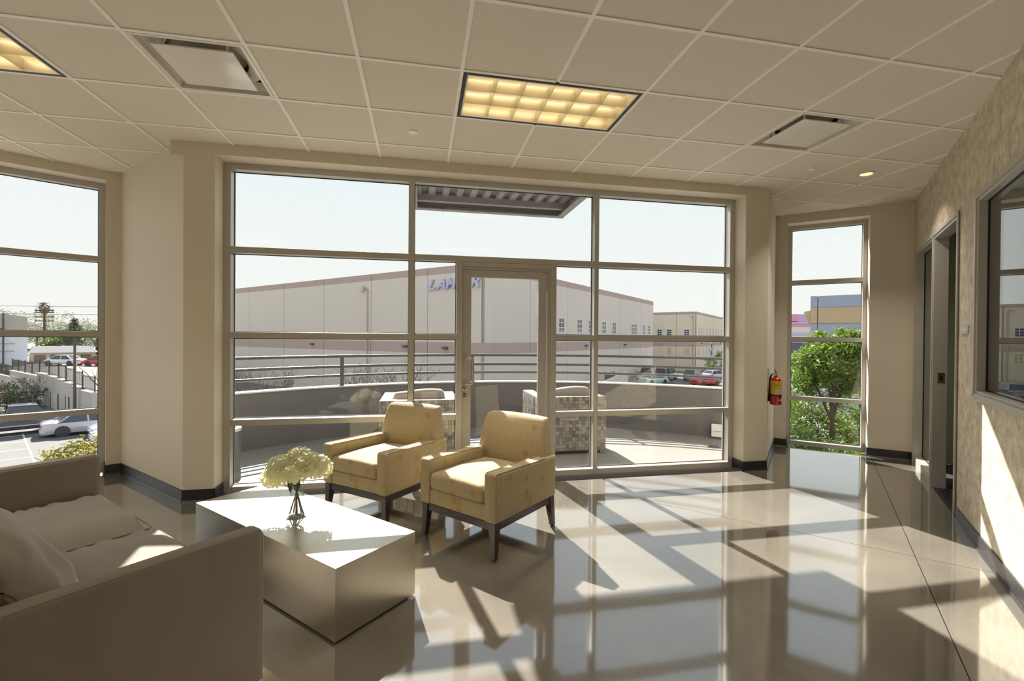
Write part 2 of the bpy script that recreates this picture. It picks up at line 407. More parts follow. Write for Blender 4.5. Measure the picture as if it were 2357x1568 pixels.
def link(name, me, parent=None):
    o = bpy.data.objects.new(name, me); col.objects.link(o)
    if parent is not None: o.parent = parent
    return o
def tag(o, label=None, cat=None, group=None, kind=None):
    if label: o['label'] = label
    if cat: o['category'] = cat
    if group: o['group'] = group
    if kind: o['kind'] = kind
    return o
def thing(name, label, cat, loc=(0, 0, 0), rz=0.0, group=None, kind=None):
    o = bpy.data.objects.new(name, None); col.objects.link(o); o.empty_display_size = 0.1
    o.location = loc; o.rotation_euler = (0, 0, rz)
    return tag(o, label, cat, group, kind)
def struct(name, loc=(0, 0, 0), rz=0.0, label=None, cat=None):
    return thing(name, label, cat, loc, rz, kind='structure')
def copy_tree(o, parent=None):
    c = o.copy(); col.objects.link(c); c.parent = parent
    for ch in list(o.children): copy_tree(ch, c)
    return c
def T(x=0, y=0, z=0, rz=0, rx=0, ry=0):
    return Matrix.Translation((x, y, z)) @ Matrix.Rotation(rz, 4, 'Z') @ Matrix.Rotation(ry, 4, 'Y') @ Matrix.Rotation(rx, 4, 'X')
def clip_poly(subject, rect):
    x0, x1, y0, y1 = rect
    def go(poly, inside, inter):
        out = []
        for i in range(len(poly)):
            a, b = poly[i-1], poly[i]
            ia, ib = inside(a), inside(b)
            if ib:
                if not ia: out.append(inter(a, b))
                out.append(b)
            elif ia: out.append(inter(a, b))
        return out
    def ix(c): return lambda a, b: (c, a[1]+(b[1]-a[1])*(c-a[0])/(b[0]-a[0]))
    def iy(c): return lambda a, b: (a[0]+(b[0]-a[0])*(c-a[1])/(b[1]-a[1]), c)
    p = subject
    for ins, it in ((lambda q: q[0] >= x0, ix(x0)), (lambda q: q[0] <= x1, ix(x1)), (lambda q: q[1] >= y0, iy(y0)), (lambda q: q[1] <= y1, iy(y1))):
        if len(p) < 3: return []
        p = go(p, ins, it)
    # drop repeats
    r = []
    for q in p:
        if not r or (abs(q[0]-r[-1][0])+abs(q[1]-r[-1][1])) > 1e-6: r.append(q)
    if len(r) > 1 and (abs(r[0][0]-r[-1][0])+abs(r[0][1]-r[-1][1])) < 1e-6: r.pop()
    return r
def area(p): return 0.5*sum(p[i-1][0]*p[i][1]-p[i][0]*p[i-1][1] for i in range(len(p)))

# ------------------------------------------------------------------ room plan (metres, floor z = 0)
H = 3.048
Lc = (-2.998, 5.361); PL = (-1.975, 4.34); PR = (3.68, 4.34); Rc = (4.63, 5.33); Bc = (5.675, 4.375)
P1 = (-1.7, -3.0); P2 = (-7.384, 2.684)
ROOM = [Bc, Rc, PR, PL, Lc, P2, P1]
ROOM = ROOM[::-1] if area(ROOM) < 0 else ROOM

def wall(name, a, b, thick, openings=(), m=WALL, z1=3.2, extra=None, ext=(0, 0)):
    # a -> b with the outside on the left of the direction; local x along, local y outward
    dx, dy = b[0]-a[0], b[1]-a[1]; Lg = math.hypot(dx, dy); rz = math.atan2(dy, dx)
    mb = MB(); xs = [-ext[0]]
    for s0, s1, z0, zt in sorted(openings):
        mb.box(xs[-1], s0, 0, thick, 0, z1)
        if z0 > 0: mb.box(s0, s1, 0, thick, 0, z0)
        mb.box(s0, s1, 0, thick, zt, z1); xs.append(s1)
    mb.box(xs[-1], Lg+ext[1], 0, thick, 0, z1)
    if extra: extra(mb)
    o = mb.build(name, m); o.location = (a[0], a[1], 0); o.rotation_euler = (0, 0, rz)
    return tag(o, kind='structure'), rz, Lg

# window wall towards the balcony; the header runs a little past the left pier
def hdr(mb): mb.box(-0.10, 0.0, 0.004, 0.25, 2.93, 3.2)
wall('wall_front', PL, PR, 0.30, [(0.24, 5.375, 0, 2.958)], extra=hdr)
wall('wall_left_return', Lc, PL, 0.22)
Lw, rzL, lenL = wall('wall_left', P2, Lc, 0.30, [(0.45, 5.017, 0, 2.958)], ext=(0, 0.12))
wall('wall_right_return', PR, Rc, 0.22)
Rw, rzR, lenR = wall('wall_right_front', Rc, Bc, 0.34, [(0.14, 1.0, 0, 2.945)], ext=(0.1, 0.05))
wall('wall_back', P1, P2, 0.2)
RW, rzW, lenW = wall('wall_right', Bc, P1, 0.14, [(0.13, 2.09, 0, 2.44), (2.61, 6.1, 1.03, 2.43)], m=STRAW)

# floor slabs between saw-cut joints
floor = MB().prism([(x*1.0, y*1.0) for x, y in ROOM], -0.30, -0.012).build('floor', mat('joint_base', rgb(66, 60, 52), 0.9)); tag(floor, kind='structure')  # dark base under the slabs, visible in the saw-cut gaps
def halfplane(poly, a, b, c):   # keep a*x+b*y <= c
    out = []
    for i in range(len(poly)):
        p, q = poly[i-1], poly[i]; dp = a*p[0]+b*p[1]-c; dq = a*q[0]+b*q[1]-c
        if (dp <= 0) != (dq <= 0):
            t = dp/(dp-dq); out.append((p[0]+(q[0]-p[0])*t, p[1]+(q[1]-p[1])*t))
        if dq <= 0: out.append(q)
    return out
g = 0.0022
j1, j2, j3 = -0.76, 5.61, 1.0
# joint lines: y-x = j1 (parallel to the right wall), x+y = j2, x+y = j3
FL = [Bc, (5.675, 5.9), (-7.6, 5.9), P2, P1]
big = [(q[0], q[1]) for q in ROOM]
strips = []
for part in ((lambda p: halfplane(p, -1, 1, j1-g*1.4)), (lambda p: halfplane(p, 1, -1, -j1-g*1.4))):
    strips.append(part(big))
for st in strips:
    for lo, hi in ((-99, -2.9), (-2.9, j2), (j2, 99)):
        p = halfplane(halfplane(st, 1, 1, hi-g*1.4), -1, -1, -lo-g*1.4)
        if len(p) > 2 and abs(area(p)) > 0.01: MB().prism(p, -0.012, 0.0).build('slab', FLOOR, floor)

# baseboards
def baseboard(name, pts):
    root = struct(name)
    for a, b in zip(pts[:-1], pts[1:]):
        dx, dy = b[0]-a[0], b[1]-a[1]; L = math.hypot(dx, dy)
        if L < 0.01: continue
        M = T(a[0], a[1], 0, math.atan2(dy, dx))
        mb = MB(); mb.box(-0.004, L+0.004, -0.010, 0.002, 0.0, 0.102, M)
        mb.hull8([(-0.004, -0.022, 0), (L+0.004, -0.022, 0), (L+0.004, -0.010, 0), (-0.004, -0.010, 0)],
                 [(-0.004, -0.0115, 0.014), (L+0.004, -0.0115, 0.014), (L+0.004, -0.010, 0.014), (-0.004, -0.010, 0.014)], M)
        mb.build('skirting_length', BASEB, root)
uL = Vector((math.cos(rzL), math.sin(rzL))); nL = Vector((-uL.y, uL.x))
uR = Vector((math.cos(rzR), math.sin(rzR))); nR = Vector((-uR.y, uR.x))
uW = Vector((math.cos(rzW), math.sin(rzW))); nW = Vector((-uW.y, uW.x))
def along(o, u, s, n=None, d=0.0):
    p = Vector(o)+u*s+(n*d if n is not None else Vector((0, 0)))
    return (p.x, p.y)
baseboard('baseboard_left', [along(P2, uL, 5.017, nL, 0.18), along(P2, uL, 5.017), Lc, PL, (-1.735, 4.34), (-1.735, 4.51)])
baseboard('baseboard_right_return', [(3.40, 4.51), (3.40, 4.34), PR, Rc, along(Rc, uR, 0.14), along(Rc, uR, 0.14, nR, 0.2)])
baseboard('baseboard_right_front', [along(Rc, uR, 1.0, nR, 0.2), along(Rc, uR, 1.0), Bc, along(Bc, uW, 0.10)])
baseboard('baseboard_right', [along(Bc, uW, 2.14), P1])
baseboard('baseboard_back', [P1, P2])

# ------------------------------------------------------------------ storefront windows (local x along the wall, local y outward)
FW = 0.052
def window(name, o, rz, verts, hors, panes, y0, y1, yg, gm=None):
    root = struct(name, (o[0], o[1], 0), rz)
    for s0, s1, z0, z1 in verts: MB().box(s0, s1, y0, y1, z0, z1).build('mullion', ALU, root, bevel=0.0025)
    for s0, s1, z0, z1 in hors: MB().box(s0, s1, y0+0.002, y1-0.002, z0, z1).build('transom_bar', ALU, root, bevel=0.0025)
    for s0, s1, z0, z1 in panes:
        p = MB().box(s0, s1, yg, yg+0.007, z0, z1).build('pane', gm or GLASS, root)
        k = 0.006; gk = MB()
        for a in ((s0, s0+k, z0, z1), (s1-k, s1, z0, z1), (s0, s1, z0, z0+k), (s0, s1, z1-k, z1)):
            gk.box(a[0], a[1], yg-0.006, yg-0.0005, a[2], a[3])
        gk.build('gasket', GASKET, p)
    return root
HB = [(2.158, 2.213), (1.39, 1.446), (0.602, 0.657)]     # horizontal bars shared by all windows
TOPB, TOPT, SILL = 2.902, 2.958, 0.055
# main window: x relative to -1.735
X0 = -1.735
mx = [(0.0, 0.06), (1.612, 1.664), (3.495, 3.542), (5.075, 5.135)]
dx0, dx1 = 2.070, 3.087          # door frame outer edges
dl = (dx0, dx0+0.06); dr = (dx1-0.06, dx1)
vs = [(a, b, 0, TOPT) for a, b in mx]+[(dl[0], dl[1], 0, HB[0][0]), (dr[0], dr[1], 0, HB[0][0])]
hs = []; ps = []
def bay(s0, s1, levels=(SILL, HB[2], HB[1], HB[0], TOPB)):
    prev = SILL
    for z0, z1 in (HB[2], HB[1], HB[0]):
        hs.append((s0, s1, z0, z1)); ps.append((s0, s1, prev, z0)); prev = z1
    ps.append((s0, s1, prev, TOPB)); hs.append((s0, s1, TOPB, TOPT)); hs.append((s0, s1, 0.0, SILL))
bay(mx[0][1], mx[1][0]); bay(mx[2][1], mx[3][0])
# centre bay: transom over the door and two sidelights
hs += [(mx[1][1], mx[2][0], TOPB, TOPT), (mx[1][1], mx[2][0], HB[0][0], HB[0][1])]; ps.append((mx[1][1], mx[2][0], HB[0][1], TOPB))
for s0, s1 in ((mx[1][1], dl[0]), (dr[1], mx[2][0])):
    prev = SILL; hs.append((s0, s1, 0, SILL))
    for z0, z1 in (HB[2], HB[1]):
        hs.append((s0, s1, z0, z1)); ps.append((s0, s1, prev, z0)); prev = z1
    ps.append((s0, s1, prev, HB[0][0]))
window('window_1', (X0, 4.34), 0, vs, hs, ps, 0.17, 0.285, 0.258)

# glazed door in the storefront
door = struct('door_1', (X0, 4.34, 0))
MB().box(dl[1], dr[0], 0.172, 0.283, 2.112, 2.156).build('door_header', ALU, door, bevel=0.002)
MB().box(dl[1], dr[0], 0.185, 0.283, 2.088, 2.110).build('door_stop', ALU, door)
MB().box(dr[0]-0.030, dr[0], 0.19, 0.283, 0, 2.088).build('hinge_jamb', ALU, door)
dx_a, dx_b = dl[1]+0.003, dr[0]-0.036
MB().box(dx_a, dx_a+0.086, 0.200, 0.245, 0.012, 2.084).build('stile', ALU, door, bevel=0.002)
MB().box(dx_b-0.086, dx_b, 0.200, 0.245, 0.012, 2.084).build('stile', ALU, door, bevel=0.002)
MB().box(dx_a+0.086, dx_b-0.086, 0.201, 0.244, 2.012, 2.084).build('rail', ALU, door, bevel=0.002)
MB().box(dx_a+0.086, dx_b-0.086, 0.201, 0.244, 0.012, 0.10).build('rail', ALU, door, bevel=0.002)
MB().box(dx_a+0.086, dx_b-0.086, 0.219, 0.226, 0.10, 2.012).build('pane', GLASS, door)
MB().box(dx_a-0.003, dx_b+0.036, 0.19, 0.29, 0, 0.010).build('threshold', STEEL, door)
hx = dx_a+0.026
hp = [(hx, 0.200, 1.215), (hx+0.002, 0.150, 1.215), (hx+0.03, 0.132, 1.213), (hx+0.062, 0.130, 1.205), (hx+0.074, 0.130, 1.18), (hx+0.074, 0.130, 0.99), (hx+0.062, 0.130, 0.965), (hx+0.03, 0.132, 0.957), (hx+0.002, 0.150, 0.955), (hx, 0.200, 0.955)]
tag(MB().tube(hp, 0.0125, 10).build('pull_handle', STEEL, door, smooth=50), 'bent steel pull handle')
lk = MB().lathe([(0.0, 0), (0.024, 0), (0.024, 0.008), (0.014, 0.014), (0.0, 0.014)], 20, T(hx-0.002, 0.200, 0.905, rx=PI/2)).build('lock_cylinder', STEEL, door, smooth=40)
MB().box(hx-0.006, hx+0.001, 0.1845, 0.1865, 0.897, 0.913).build('keyhole', BLACK, lk)
pl = MB().box(hx-0.021, hx+0.017, 0.1965, 0.200, 0.815, 0.878).build('lock_plate', STEEL, door)
MB().box(hx-0.016, hx+0.012, 0.1955, 0.1965, 0.850, 0.862).build('lock_slot', BLACK, pl)
MB().box(hx-0.016, hx+0.012, 0.1955, 0.1965, 0.827, 0.839).build('lock_slot', BLACK, pl)

# left window (wall_left): local x runs P2 -> Lc
a0, a1 = 0.45, 5.017
vs, hs, ps = [], [], []
cuts = [(a0, a0+FW), (1.95, 1.95+FW), (3.45, 3.45+FW), (a1-FW, a1)]
cuts = [(a0, a0+FW), (a0+2.25, a0+2.25+FW), (a1-FW, a1)]
vs = [(p, q, 0, TOPT) for p, q in cuts]
for (p, q), (r_, s_) in zip(cuts[:-1], cuts[1:]): bay(q, r_)
window('window_2', P2, rzL, vs, hs, ps, 0.17, 0.285, 0.258)
# right front window
vs, hs, ps = [(0.14, 0.185, 0, 2.945), (0.955, 1.0, 0, 2.945)], [], []
TOPT_, TOPB_ = TOPT, TOPB; TOPT, TOPB = 2.945, 2.895
bay(0.185, 0.955); TOPT, TOPB = TOPT_, TOPB_
window('window_3', Rc, rzR, vs, hs, ps, 0.20, 0.315, 0.288)

# interior glazing in the right wall (local x from Bc towards the camera, local y outward into the office)
window_4 = window('window_4', Bc, rzW, [(0.13, 0.17, 0, 2.44), (1.10, 1.16, 0, 2.44), (2.05, 2.09, 0, 2.44)],
       [(0.17, 1.10, 2.40, 2.44), (1.16, 2.05, 2.40, 2.44), (0.17, 1.10, 0, 0.09)], [(0.17, 1.10, 0.09, 2.40)], -0.008, 0.100, 0.070, OGLASS)
for a in ((0.115, 2.105, 2.425, 2.455), (2.075, 2.105, 0, 2.425), (0.115, 0.145, 0, 2.425), (1.112, 1.148, 0, 2.425)):
    MB().box(a[0], a[1], -0.016, -0.008, a[2], a[3]).build('frame_trim', ALU, window_4)
st_ = MB().box(1.160, 1.1625, 0.030, 0.080, 1.01, 1.11).build('strike_plate', mat('brass', rgb(176, 148, 84), 0.3, metal=1.0), window_4)
MB().box(1.1625, 1.1635, 0.045, 0.065, 1.04, 1.08).build('strike_hole', BLACK, st_)
window_5 = window('window_5', Bc, rzW, [(2.61, 2.65, 1.03, 2.43), (4.35, 4.39, 1.03, 2.43), (6.06, 6.10, 1.03, 2.43)],
       [(2.65, 4.35, 2.39, 2.43), (4.39, 6.06, 2.39, 2.43), (2.65, 4.35, 1.03, 1.07), (4.39, 6.06, 1.03, 1.07)],
       [(2.65, 4.35, 1.07, 2.39), (4.39, 6.06, 1.07, 2.39)], -0.008, 0.145, 0.045, OGLASS)
for a in ((2.595, 6.115, 2.415, 2.445), (2.595, 2.625, 1.03, 2.415), (6.085, 6.115, 1.03, 2.415), (2.595, 6.115, 1.005, 1.05)):
    MB().box(a[0], a[1], -0.018, -0.008, a[2], a[3]).build('frame_trim', ALU, window_5)
sg = MB().box(2.19, 2.41, -0.008, 0, 1.472, 1.532, T(Bc[0], Bc[1], 0, rzW)).build('door_plate', mat('door_plate_grey', rgb(190, 190, 192), 0.4))
tag(sg, 'small grey door name plate on the straw wallcovering', 'sign')
for k in range(7):
    MB().box(2.225+0.022*k, 2.239+0.022*k, -0.0095, -0.008, 1.494, 1.510, T(Bc[0], Bc[1], 0, rzW)).build('raised_mark', mat('plate_mark', rgb(236, 236, 236), 0.5), sg)

# office behind the right wall
def offp(s, d): return along(Bc, uW, s, nW, d)
OF = [offp(-0.05, 0.14), offp(7.3, 0.14), offp(7.3, 3.2), offp(-0.05, 3.2)]
tag(MB().prism(OF, -0.3, -0.001).build('floor_office', CARPET), kind='structure')
tag(MB().prism(OF, 2.75, 2.9).build('ceiling_office', TILE), kind='structure')
for nm, a, b in (('wall_office_back', offp(7.3, 3.2), offp(-0.2, 3.2)), ('wall_office_front', offp(-0.05, 3.2), offp(-0.05, 0.14)), ('wall_office_side', offp(7.3, 0.14), offp(7.3, 3.2))):
    dx, dy = b[0]-a[0], b[1]-a[1]
    tag(MB().box(0, math.hypot(dx, dy), -0.14, 0, 0, 2.9, T(a[0], a[1], 0, math.atan2(dy, dx))).build(nm, OFFICEWALL), kind='structure')
cub = thing('cubicle_panel', 'olive cubicle panel with navy edge seen through the interior window', 'partition', (*offp(2.23, 0.25), 0), rzW)
MB().box(0, 2.2, 0, 0.05, 0.05, 1.145).build('fabric_face', OLIVE, cub)
MB().box(-0.025, 0.0, -0.003, 0.053, 0.0, 1.155).build('edge_trim', NAVY, cub)
MB().box(0, 2.2, -0.003, 0.053, 1.145, 1.155).build('top_trim', STEEL, cub)

# ------------------------------------------------------------------ ceiling: slab, lay-in tiles, bars, fixtures
TS = 0.6096; GX = 0.2346; GY = 2.827
def gx(i): return GX+TS*i
def gy(j): return GY+TS*j
ceil = MB().prism(ROOM, 3.16, 3.3).build('ceiling', TILE); tag(ceil, kind='structure')
TROFF = [(0, 0), (-6, 0), (0, -4), (-6, -4), (-4, -7), (-10, -2)]  # lights after the visible pair are unseen, added to brighten the room
DIFF = [(-3, 0), (4, 0), (-2, -5)]
skip = set()
for i, j in TROFF: skip |= {(i, j), (i+1, j)}
skip |= set(DIFF)
full = MB().box(0.004, TS-0.004, 0.004, TS-0.004, 0, 0.015).mesh('ceiling_panel', TILE)
for i in range(-13, 11):
    for j in range(-11, 6):
        if (i, j) in skip: continue
        p = clip_poly(ROOM, (gx(i)+0.004, gx(i+1)-0.004, gy(j)+0.004, gy(j+1)-0.004))
        if len(p) < 3 or abs(area(p)) < 0.002: continue
        if abs(abs(area(p))-(TS-0.008)**2) < 1e-4:
            o = link('ceiling_panel', full, ceil); o.location = (gx(i), gy(j), H+0.006)
        else:
            MB().prism(p, H+0.006, H+0.021).build('ceiling_panel', TILE, ceil)
def bar(x0, x1, y0, y1):
    p = clip_poly(ROOM, (x0, x1, y0, y1))
    if len(p) >= 3 and abs(area(p)) > 1e-4: MB().prism(p, H, H+0.022).build('grid_bar', TBAR, ceil)
hw = 0.0115
for i in range(-13, 11):
    broken = sorted(j for a, j in TROFF if a+1 == i)
    st = -11
    for j in broken+[6]:
        if j > st: bar(gx(i)-hw, gx(i)+hw, gy(st), gy(j))
        st = j+1
for j in range(-11, 7):
    for i in range(-13, 11): bar(gx(i)+hw, gx(i+1)-hw, gy(j)-hw, gy(j)+hw)

LGLOW = mat('lamp_tube_glow', rgb(255, 236, 200), 0.5, emit=(1.0, 0.90, 0.72, 1), estr=4.2)
REFL = mat('reflector_enamel', rgb(232, 218, 184), 0.35)
LOUV = mat('louvre_blade', rgb(214, 202, 170), 0.3, metal=0.2)
def troffer(i, j, label):
    r = thing('ceiling_light', label, 'ceiling light', (gx(i), gy(j), H), group='recessed louvre lights in the ceiling grid')
    W, D = 2*TS, TS; e = 0.014
    fr = MB()
    for b in ((e, W-e, e, e+0.020), (e, W-e, D-e-0.020, D-e), (e, e+0.020, e+0.020, D-e-0.020), (W-e-0.020, W-e, e+0.020, D-e-0.020)): fr.box(b[0], b[1], b[2], b[3], 0.001, 0.075)
    fr.build('black_reveal', BLACK, r)
    x0, x1, y0, y1 = 0.046, W-0.046, 0.046, D-0.046
    rim = MB()
    for b in ((x0-0.010, x1+0.010, y0-0.010, y0), (x0-0.010, x1+0.010, y1, y1+0.010), (x0-0.010, x0, y0, y1), (x1, x1+0.010, y0, y1)): rim.box(b[0], b[1], b[2], b[3], 0.0, 0.098)
    rim.build('louvre_rim', LOUV, r)
    MB().box(e, W-e, e, D-e, 0.098, 0.102).build('reflector', REFL, r)
    for k in range(1, 6):
        x = x0+(x1-x0)*k/6
        MB().hull8([(x-0.002, y0, 0.004), (x+0.002, y0, 0.004), (x+0.002, y1, 0.004), (x-0.002, y1, 0.004)], [(x-0.010, y0, 0.070), (x+0.010, y0, 0.070), (x+0.010, y1, 0.070), (x-0.010, y1, 0.070)]).build('louvre_blade', LOUV, r)
    for k in range(1, 3):
        y = y0+(y1-y0)*k/3
        MB().hull8([(x0, y-0.002, 0.004), (x1, y-0.002, 0.004), (x1, y+0.002, 0.004), (x0, y+0.002, 0.004)], [(x0, y-0.012, 0.070), (x1, y-0.012, 0.070), (x1, y+0.012, 0.070), (x0, y+0.012, 0.070)]).build('louvre_blade', LOUV, r)
    for k in range(3):
        y = y0+(y1-y0)*(k+0.5)/3
        MB().tube([(x0+0.01, y, 0.083), (x1-0.01, y, 0.083)], 0.012, 10).build('lamp_tube', LGLOW, r, smooth=50)
    ld = bpy.data.lights.new('louvre_lamp', 'AREA'); ld.shape = 'RECTANGLE'; ld.size = x1-x0; ld.size_y = y1-y0
    ld.energy = LAMP_WATTS; ld.color = (1.0, 0.94, 0.86); ld.spread = math.radians(85)
    lo = bpy.data.objects.new('louvre_lamp', ld); col.objects.link(lo); lo.parent = r; lo.location = (W/2, D/2, 0.002)
    return r
tl = ['rectangular recessed ceiling light with eighteen louvre cells above the armchairs', 'recessed louvre ceiling light cut off by the left edge of the picture',
      'unseen louvre ceiling light overhead beside the interior window, added as fill', 'unseen louvre ceiling light overhead behind the sofa, added as fill', 'unseen louvre ceiling light near the back corner, added as fill', 'unseen louvre ceiling light nearest the far left window, added as fill']
for (i, j), lb in zip(TROFF, tl): troffer(i, j, lb)

ENAM = mat('white_enamel', rgb(228, 222, 210), 0.22, spec=0.5)
def diffuser(i, j, label):
    r = thing('air_diffuser', label, 'air vent', (gx(i)+TS/2, gy(j)+TS/2, H), group='square plaque air diffusers')
    h = TS/2-0.014
    fr = MB()
    # sloping square cone
    a = [(-h, -h, 0.0), (h, -h, 0.0), (h, h, 0.0), (-h, h, 0.0)]; b = [(-h+0.02, -h+0.02, 0.0), (h-0.02, -h+0.02, 0.0), (h-0.02, h-0.02, 0.0), (-h+0.02, h-0.02, 0.0)]
    c = [(sx*0.266, sy*0.266, 0.03) for sx, sy in ((-1, -1), (1, -1), (1, 1), (-1, 1))]; d = [(sx*0.236, sy*0.236, 0.070) for sx, sy in ((-1, -1), (1, -1), (1, 1), (-1, 1))]
    fr.add(a+b+c+d, [(q+k, q+4+k, q+4+(k+1) % 4, q+(k+1) % 4) for q in (0, 4, 8) for k in range(4)])
    fr.build('cone_frame', ENAM, r)
    MB().lathe([(0.215, 0.070), (0.215, 0.15), (0.0, 0.15)], 28, cap=False).build('duct_collar', BLACK, r, smooth=40)
    top = MB()
    n = 28
    ring = [(0.215*math.cos(2*PI*k/n), 0.215*math.sin(2*PI*k/n), 0.070) for k in range(n)]
    sq = []
    for x, y, z in ring:
        s_ = 0.238/max(abs(x), abs(y)); sq.append((x*s_, y*s_, 0.070))
    top.add(ring+sq, [(k, (k+1) % n, n+(k+1) % n, n+k) for k in range(n)]); top.build('neck_plate', ENAM, r)
    MB().rbox(-0.212, 0.212, -0.212, 0.212, -0.004, 0.006, 0.005, 2, (3, 3, 1)).build('plaque', ENAM, r, smooth=30)
    for sx in (-1, 1):
        for sy in (-1, 1): MB().box(sx*0.17-0.008, sx*0.17+0.008, sy*0.17-0.002, sy*0.17+0.002, 0.006, 0.070).build('hanger', ENAM, r)
for (i, j), lb in zip(DIFF, ('square white plaque air diffuser above the left pier', 'square white plaque air diffuser left of the small round downlight', 'square white plaque air diffuser overhead')): diffuser(i, j, lb)
def sprinkler(x, y, label):
    o = MB().lathe([(0.0, -0.008), (0.034, -0.008), (0.036, -0.005), (0.036, 0.010), (0.0, 0.010)], 24).build('sprinkler_cover', TBAR, smooth=40)
    o.location = (x, y, H+0.004); tag(o, label, 'sprinkler', 'flat round sprinkler covers')
sprinkler(-0.075, 3.76, 'flat round sprinkler cover just left of the louvre light')
sprinkler(3.66, 3.77, 'flat round sprinkler cover beside the round downlight')
dlr = thing('downlight', 'small round recessed downlight glowing yellow near the right wall', 'downlight', (4.29, 3.77, H))
MB().lathe([(0.052, 0.004), (0.066, 0.002), (0.074, -0.004), (0.074, 0.008), (0.052, 0.008)], 28, cap=False).build('trim_ring', ENAM, dlr, smooth=40)
MB().lathe([(0.0, 0.003), (0.052, 0.003), (0.052, 0.006), (0.0, 0.006)], 28).build('lens', mat('downlight_glow', rgb(255, 240, 150), 0.4, emit=(1.0, 0.88, 0.40, 1), estr=1.0), dlr, smooth=40)
ld = bpy.data.lights.new('downlight_lamp', 'AREA'); ld.shape = 'DISK'; ld.size = 0.10; ld.energy = 11.0; ld.color = (1.0, 0.92, 0.78); ld.spread = math.radians(110)
lo = bpy.data.objects.new('downlight_lamp', ld); col.objects.link(lo); lo.parent = dlr; lo.location = (0, 0, -0.001)

# ------------------------------------------------------------------ coffee table
tb = thing('coffee_table', 'low brushed steel block coffee table in front of the sofa', 'coffee table', (-0.379, 2.205, 0), math.radians(44.7))
# local x towards the right corner (0.497), local y towards the far left corner (1.447)
tbm = MB().box(0, 0.497, 0, 1.447, 0.012, 0.352).build('steel_block', BRUSHED, tb, bevel=0.0015)
MB().box(0.03, 0.467, 0.03, 1.417, 0.0, 0.012).build('plinth', BLACK, tb)

# ------------------------------------------------------------------ sofa (local x: near arm -> far arm, local y: front -> back)
sofa = thing('sofa', 'grey taupe two-seat sofa with thin slab arms and loose back cushions', 'sofa', (-0.608, 1.979, 0), math.radians(135))
SL, SD = 2.06, 0.96
def wob(amp, sc, seed):
    def f(p, u, v, w):
        k = noise.noise(Vector((p[0]*sc+seed, p[1]*sc, p[2]*sc)))
        return (p[0], p[1], p[2]+amp*k)
    return f
for x0, x1 in ((0.0, 0.082), (SL-0.082, SL)):
    a = MB().rbox(x0, x1, 0.0, SD, 0.035, 0.65, 0.022, 3, (3, 14, 8)).build('arm', SOFA, sofa, smooth=40)
    for xe in (x0+0.010, x1-0.010):
        MB().tube([(xe, 0.004, 0.045), (xe, 0.003, 0.625), (xe, 0.02, 0.645), (xe, SD-0.02, 0.645)], 0.0042, 6).build('welt', SEAM, a, smooth=60)
MB().rbox(0.082, SL-0.082, SD-0.12, SD, 0.035, 0.64, 0.025, 3, (10, 2, 6)).build('back_panel', SOFA, sofa, smooth=40)
MB().rbox(0.084, SL-0.084, 0.012, SD-0.10, 0.05, 0.215, 0.02, 2, (8, 4, 2)).build('base', SOFA, sofa, smooth=40)
mid = SL/2+0.06
def seat_shape(x0, x1):
    def f(p, u, v, w):
        x, y, z = p
        top = max(0.0, w)
        crown = 0.020*(1-u*u)*(1-0.6*v*v)*top
        # puckers along the side seams
        edge = max(0.0, abs(u)-0.62)/0.38
        pk = 0.010*edge*math.sin(y*70+2.0*math.sin(y*19))*(0.4+0.6*top)*(1 if u > 0 else 0.5)
        k = noise.noise(Vector((x*4, y*4, z*3)))*0.007*top
        bul = 0.012*(1-w*w)*(1-v*v)
        k2 = max(0.0, -u-0.35)/0.65 if x0 > 1.0 else 0.0
        sag = (-0.085*k2**1.4-0.012*k2*math.sin(y*58+3*math.sin(y*13)))*top*(1.0-0.55*max(0.0, -v-0.5))
        return (x+(bul if u > 0.9 else -bul if u < -0.9 else 0), y-(bul if v < -0.9 else 0), z+crown+pk+k+sag)
    return f
def welt_loop(x0, x1, y0, y1, z, r=0.004):
    c = 0.03; pts = []
    for cx, cy, a0 in ((x1-c, y1-c, 0), (x0+c, y1-c, 90), (x0+c, y0+c, 180), (x1-c, y0+c, 270)):
        for k in range(4): a = math.radians(a0+30*k); pts.append((cx+c*math.cos(a), cy+c*math.sin(a), z))
    pts.append(pts[0]); return MB().tube(pts, r, 6, cap=False)
for x0, x1 in ((0.086, mid-0.004), (mid+0.004, SL-0.086)):
    s_ = MB().rbox(x0, x1, 0.0, SD-0.13, 0.215, 0.405, 0.045, 4, (26, 30, 3), seat_shape(x0, x1)).build('seat_cushion', SOFA, sofa, smooth=60)
    welt_loop(x0+0.008, x1-0.008, 0.006, SD-0.14, 0.392).build('welt', SEAM, s_, smooth=60)
    welt_loop(x0+0.008, x1-0.008, 0.006, SD-0.14, 0.232).build('welt', SEAM, s_, smooth=60)
def pillow(x0, x1, seed, lean, M):
    # built flat: local x width, local y thickness, local z height; soft edge-pinched shape with creases
    wdt = x1-x0; hgt = 0.46; th = 0.24
    def f(p, u, v, w):
        x, y, z = p
        e = (1-abs(u)**3.2)*(1-abs(w)**2.6); t = 0.10+0.90*max(0.0, e)**0.55
        y2 = v*th/2*t
        cr = noise.noise(Vector((x*2.2+seed, z*13+1.3*math.sin(x*5+seed), 0.3)))*0.016*(0.35+abs(u))
        cr += 0.016*math.sin(z*40+7*x+seed)*max(0.0, abs(u)-0.25)
        sagx = 0.03*(1-w*w)*u
        droop = -0.055*abs(u)**3*max(0, w)
        return (x+sagx, y2+cr*(1 if v < 0 else -0.6), z+droop+0.012*math.sin(x*9+seed))
    return MB().rbox(x0, x1, -th/2, th/2, 0, hgt, 0.05, 3, (34, 3, 22), f, M)
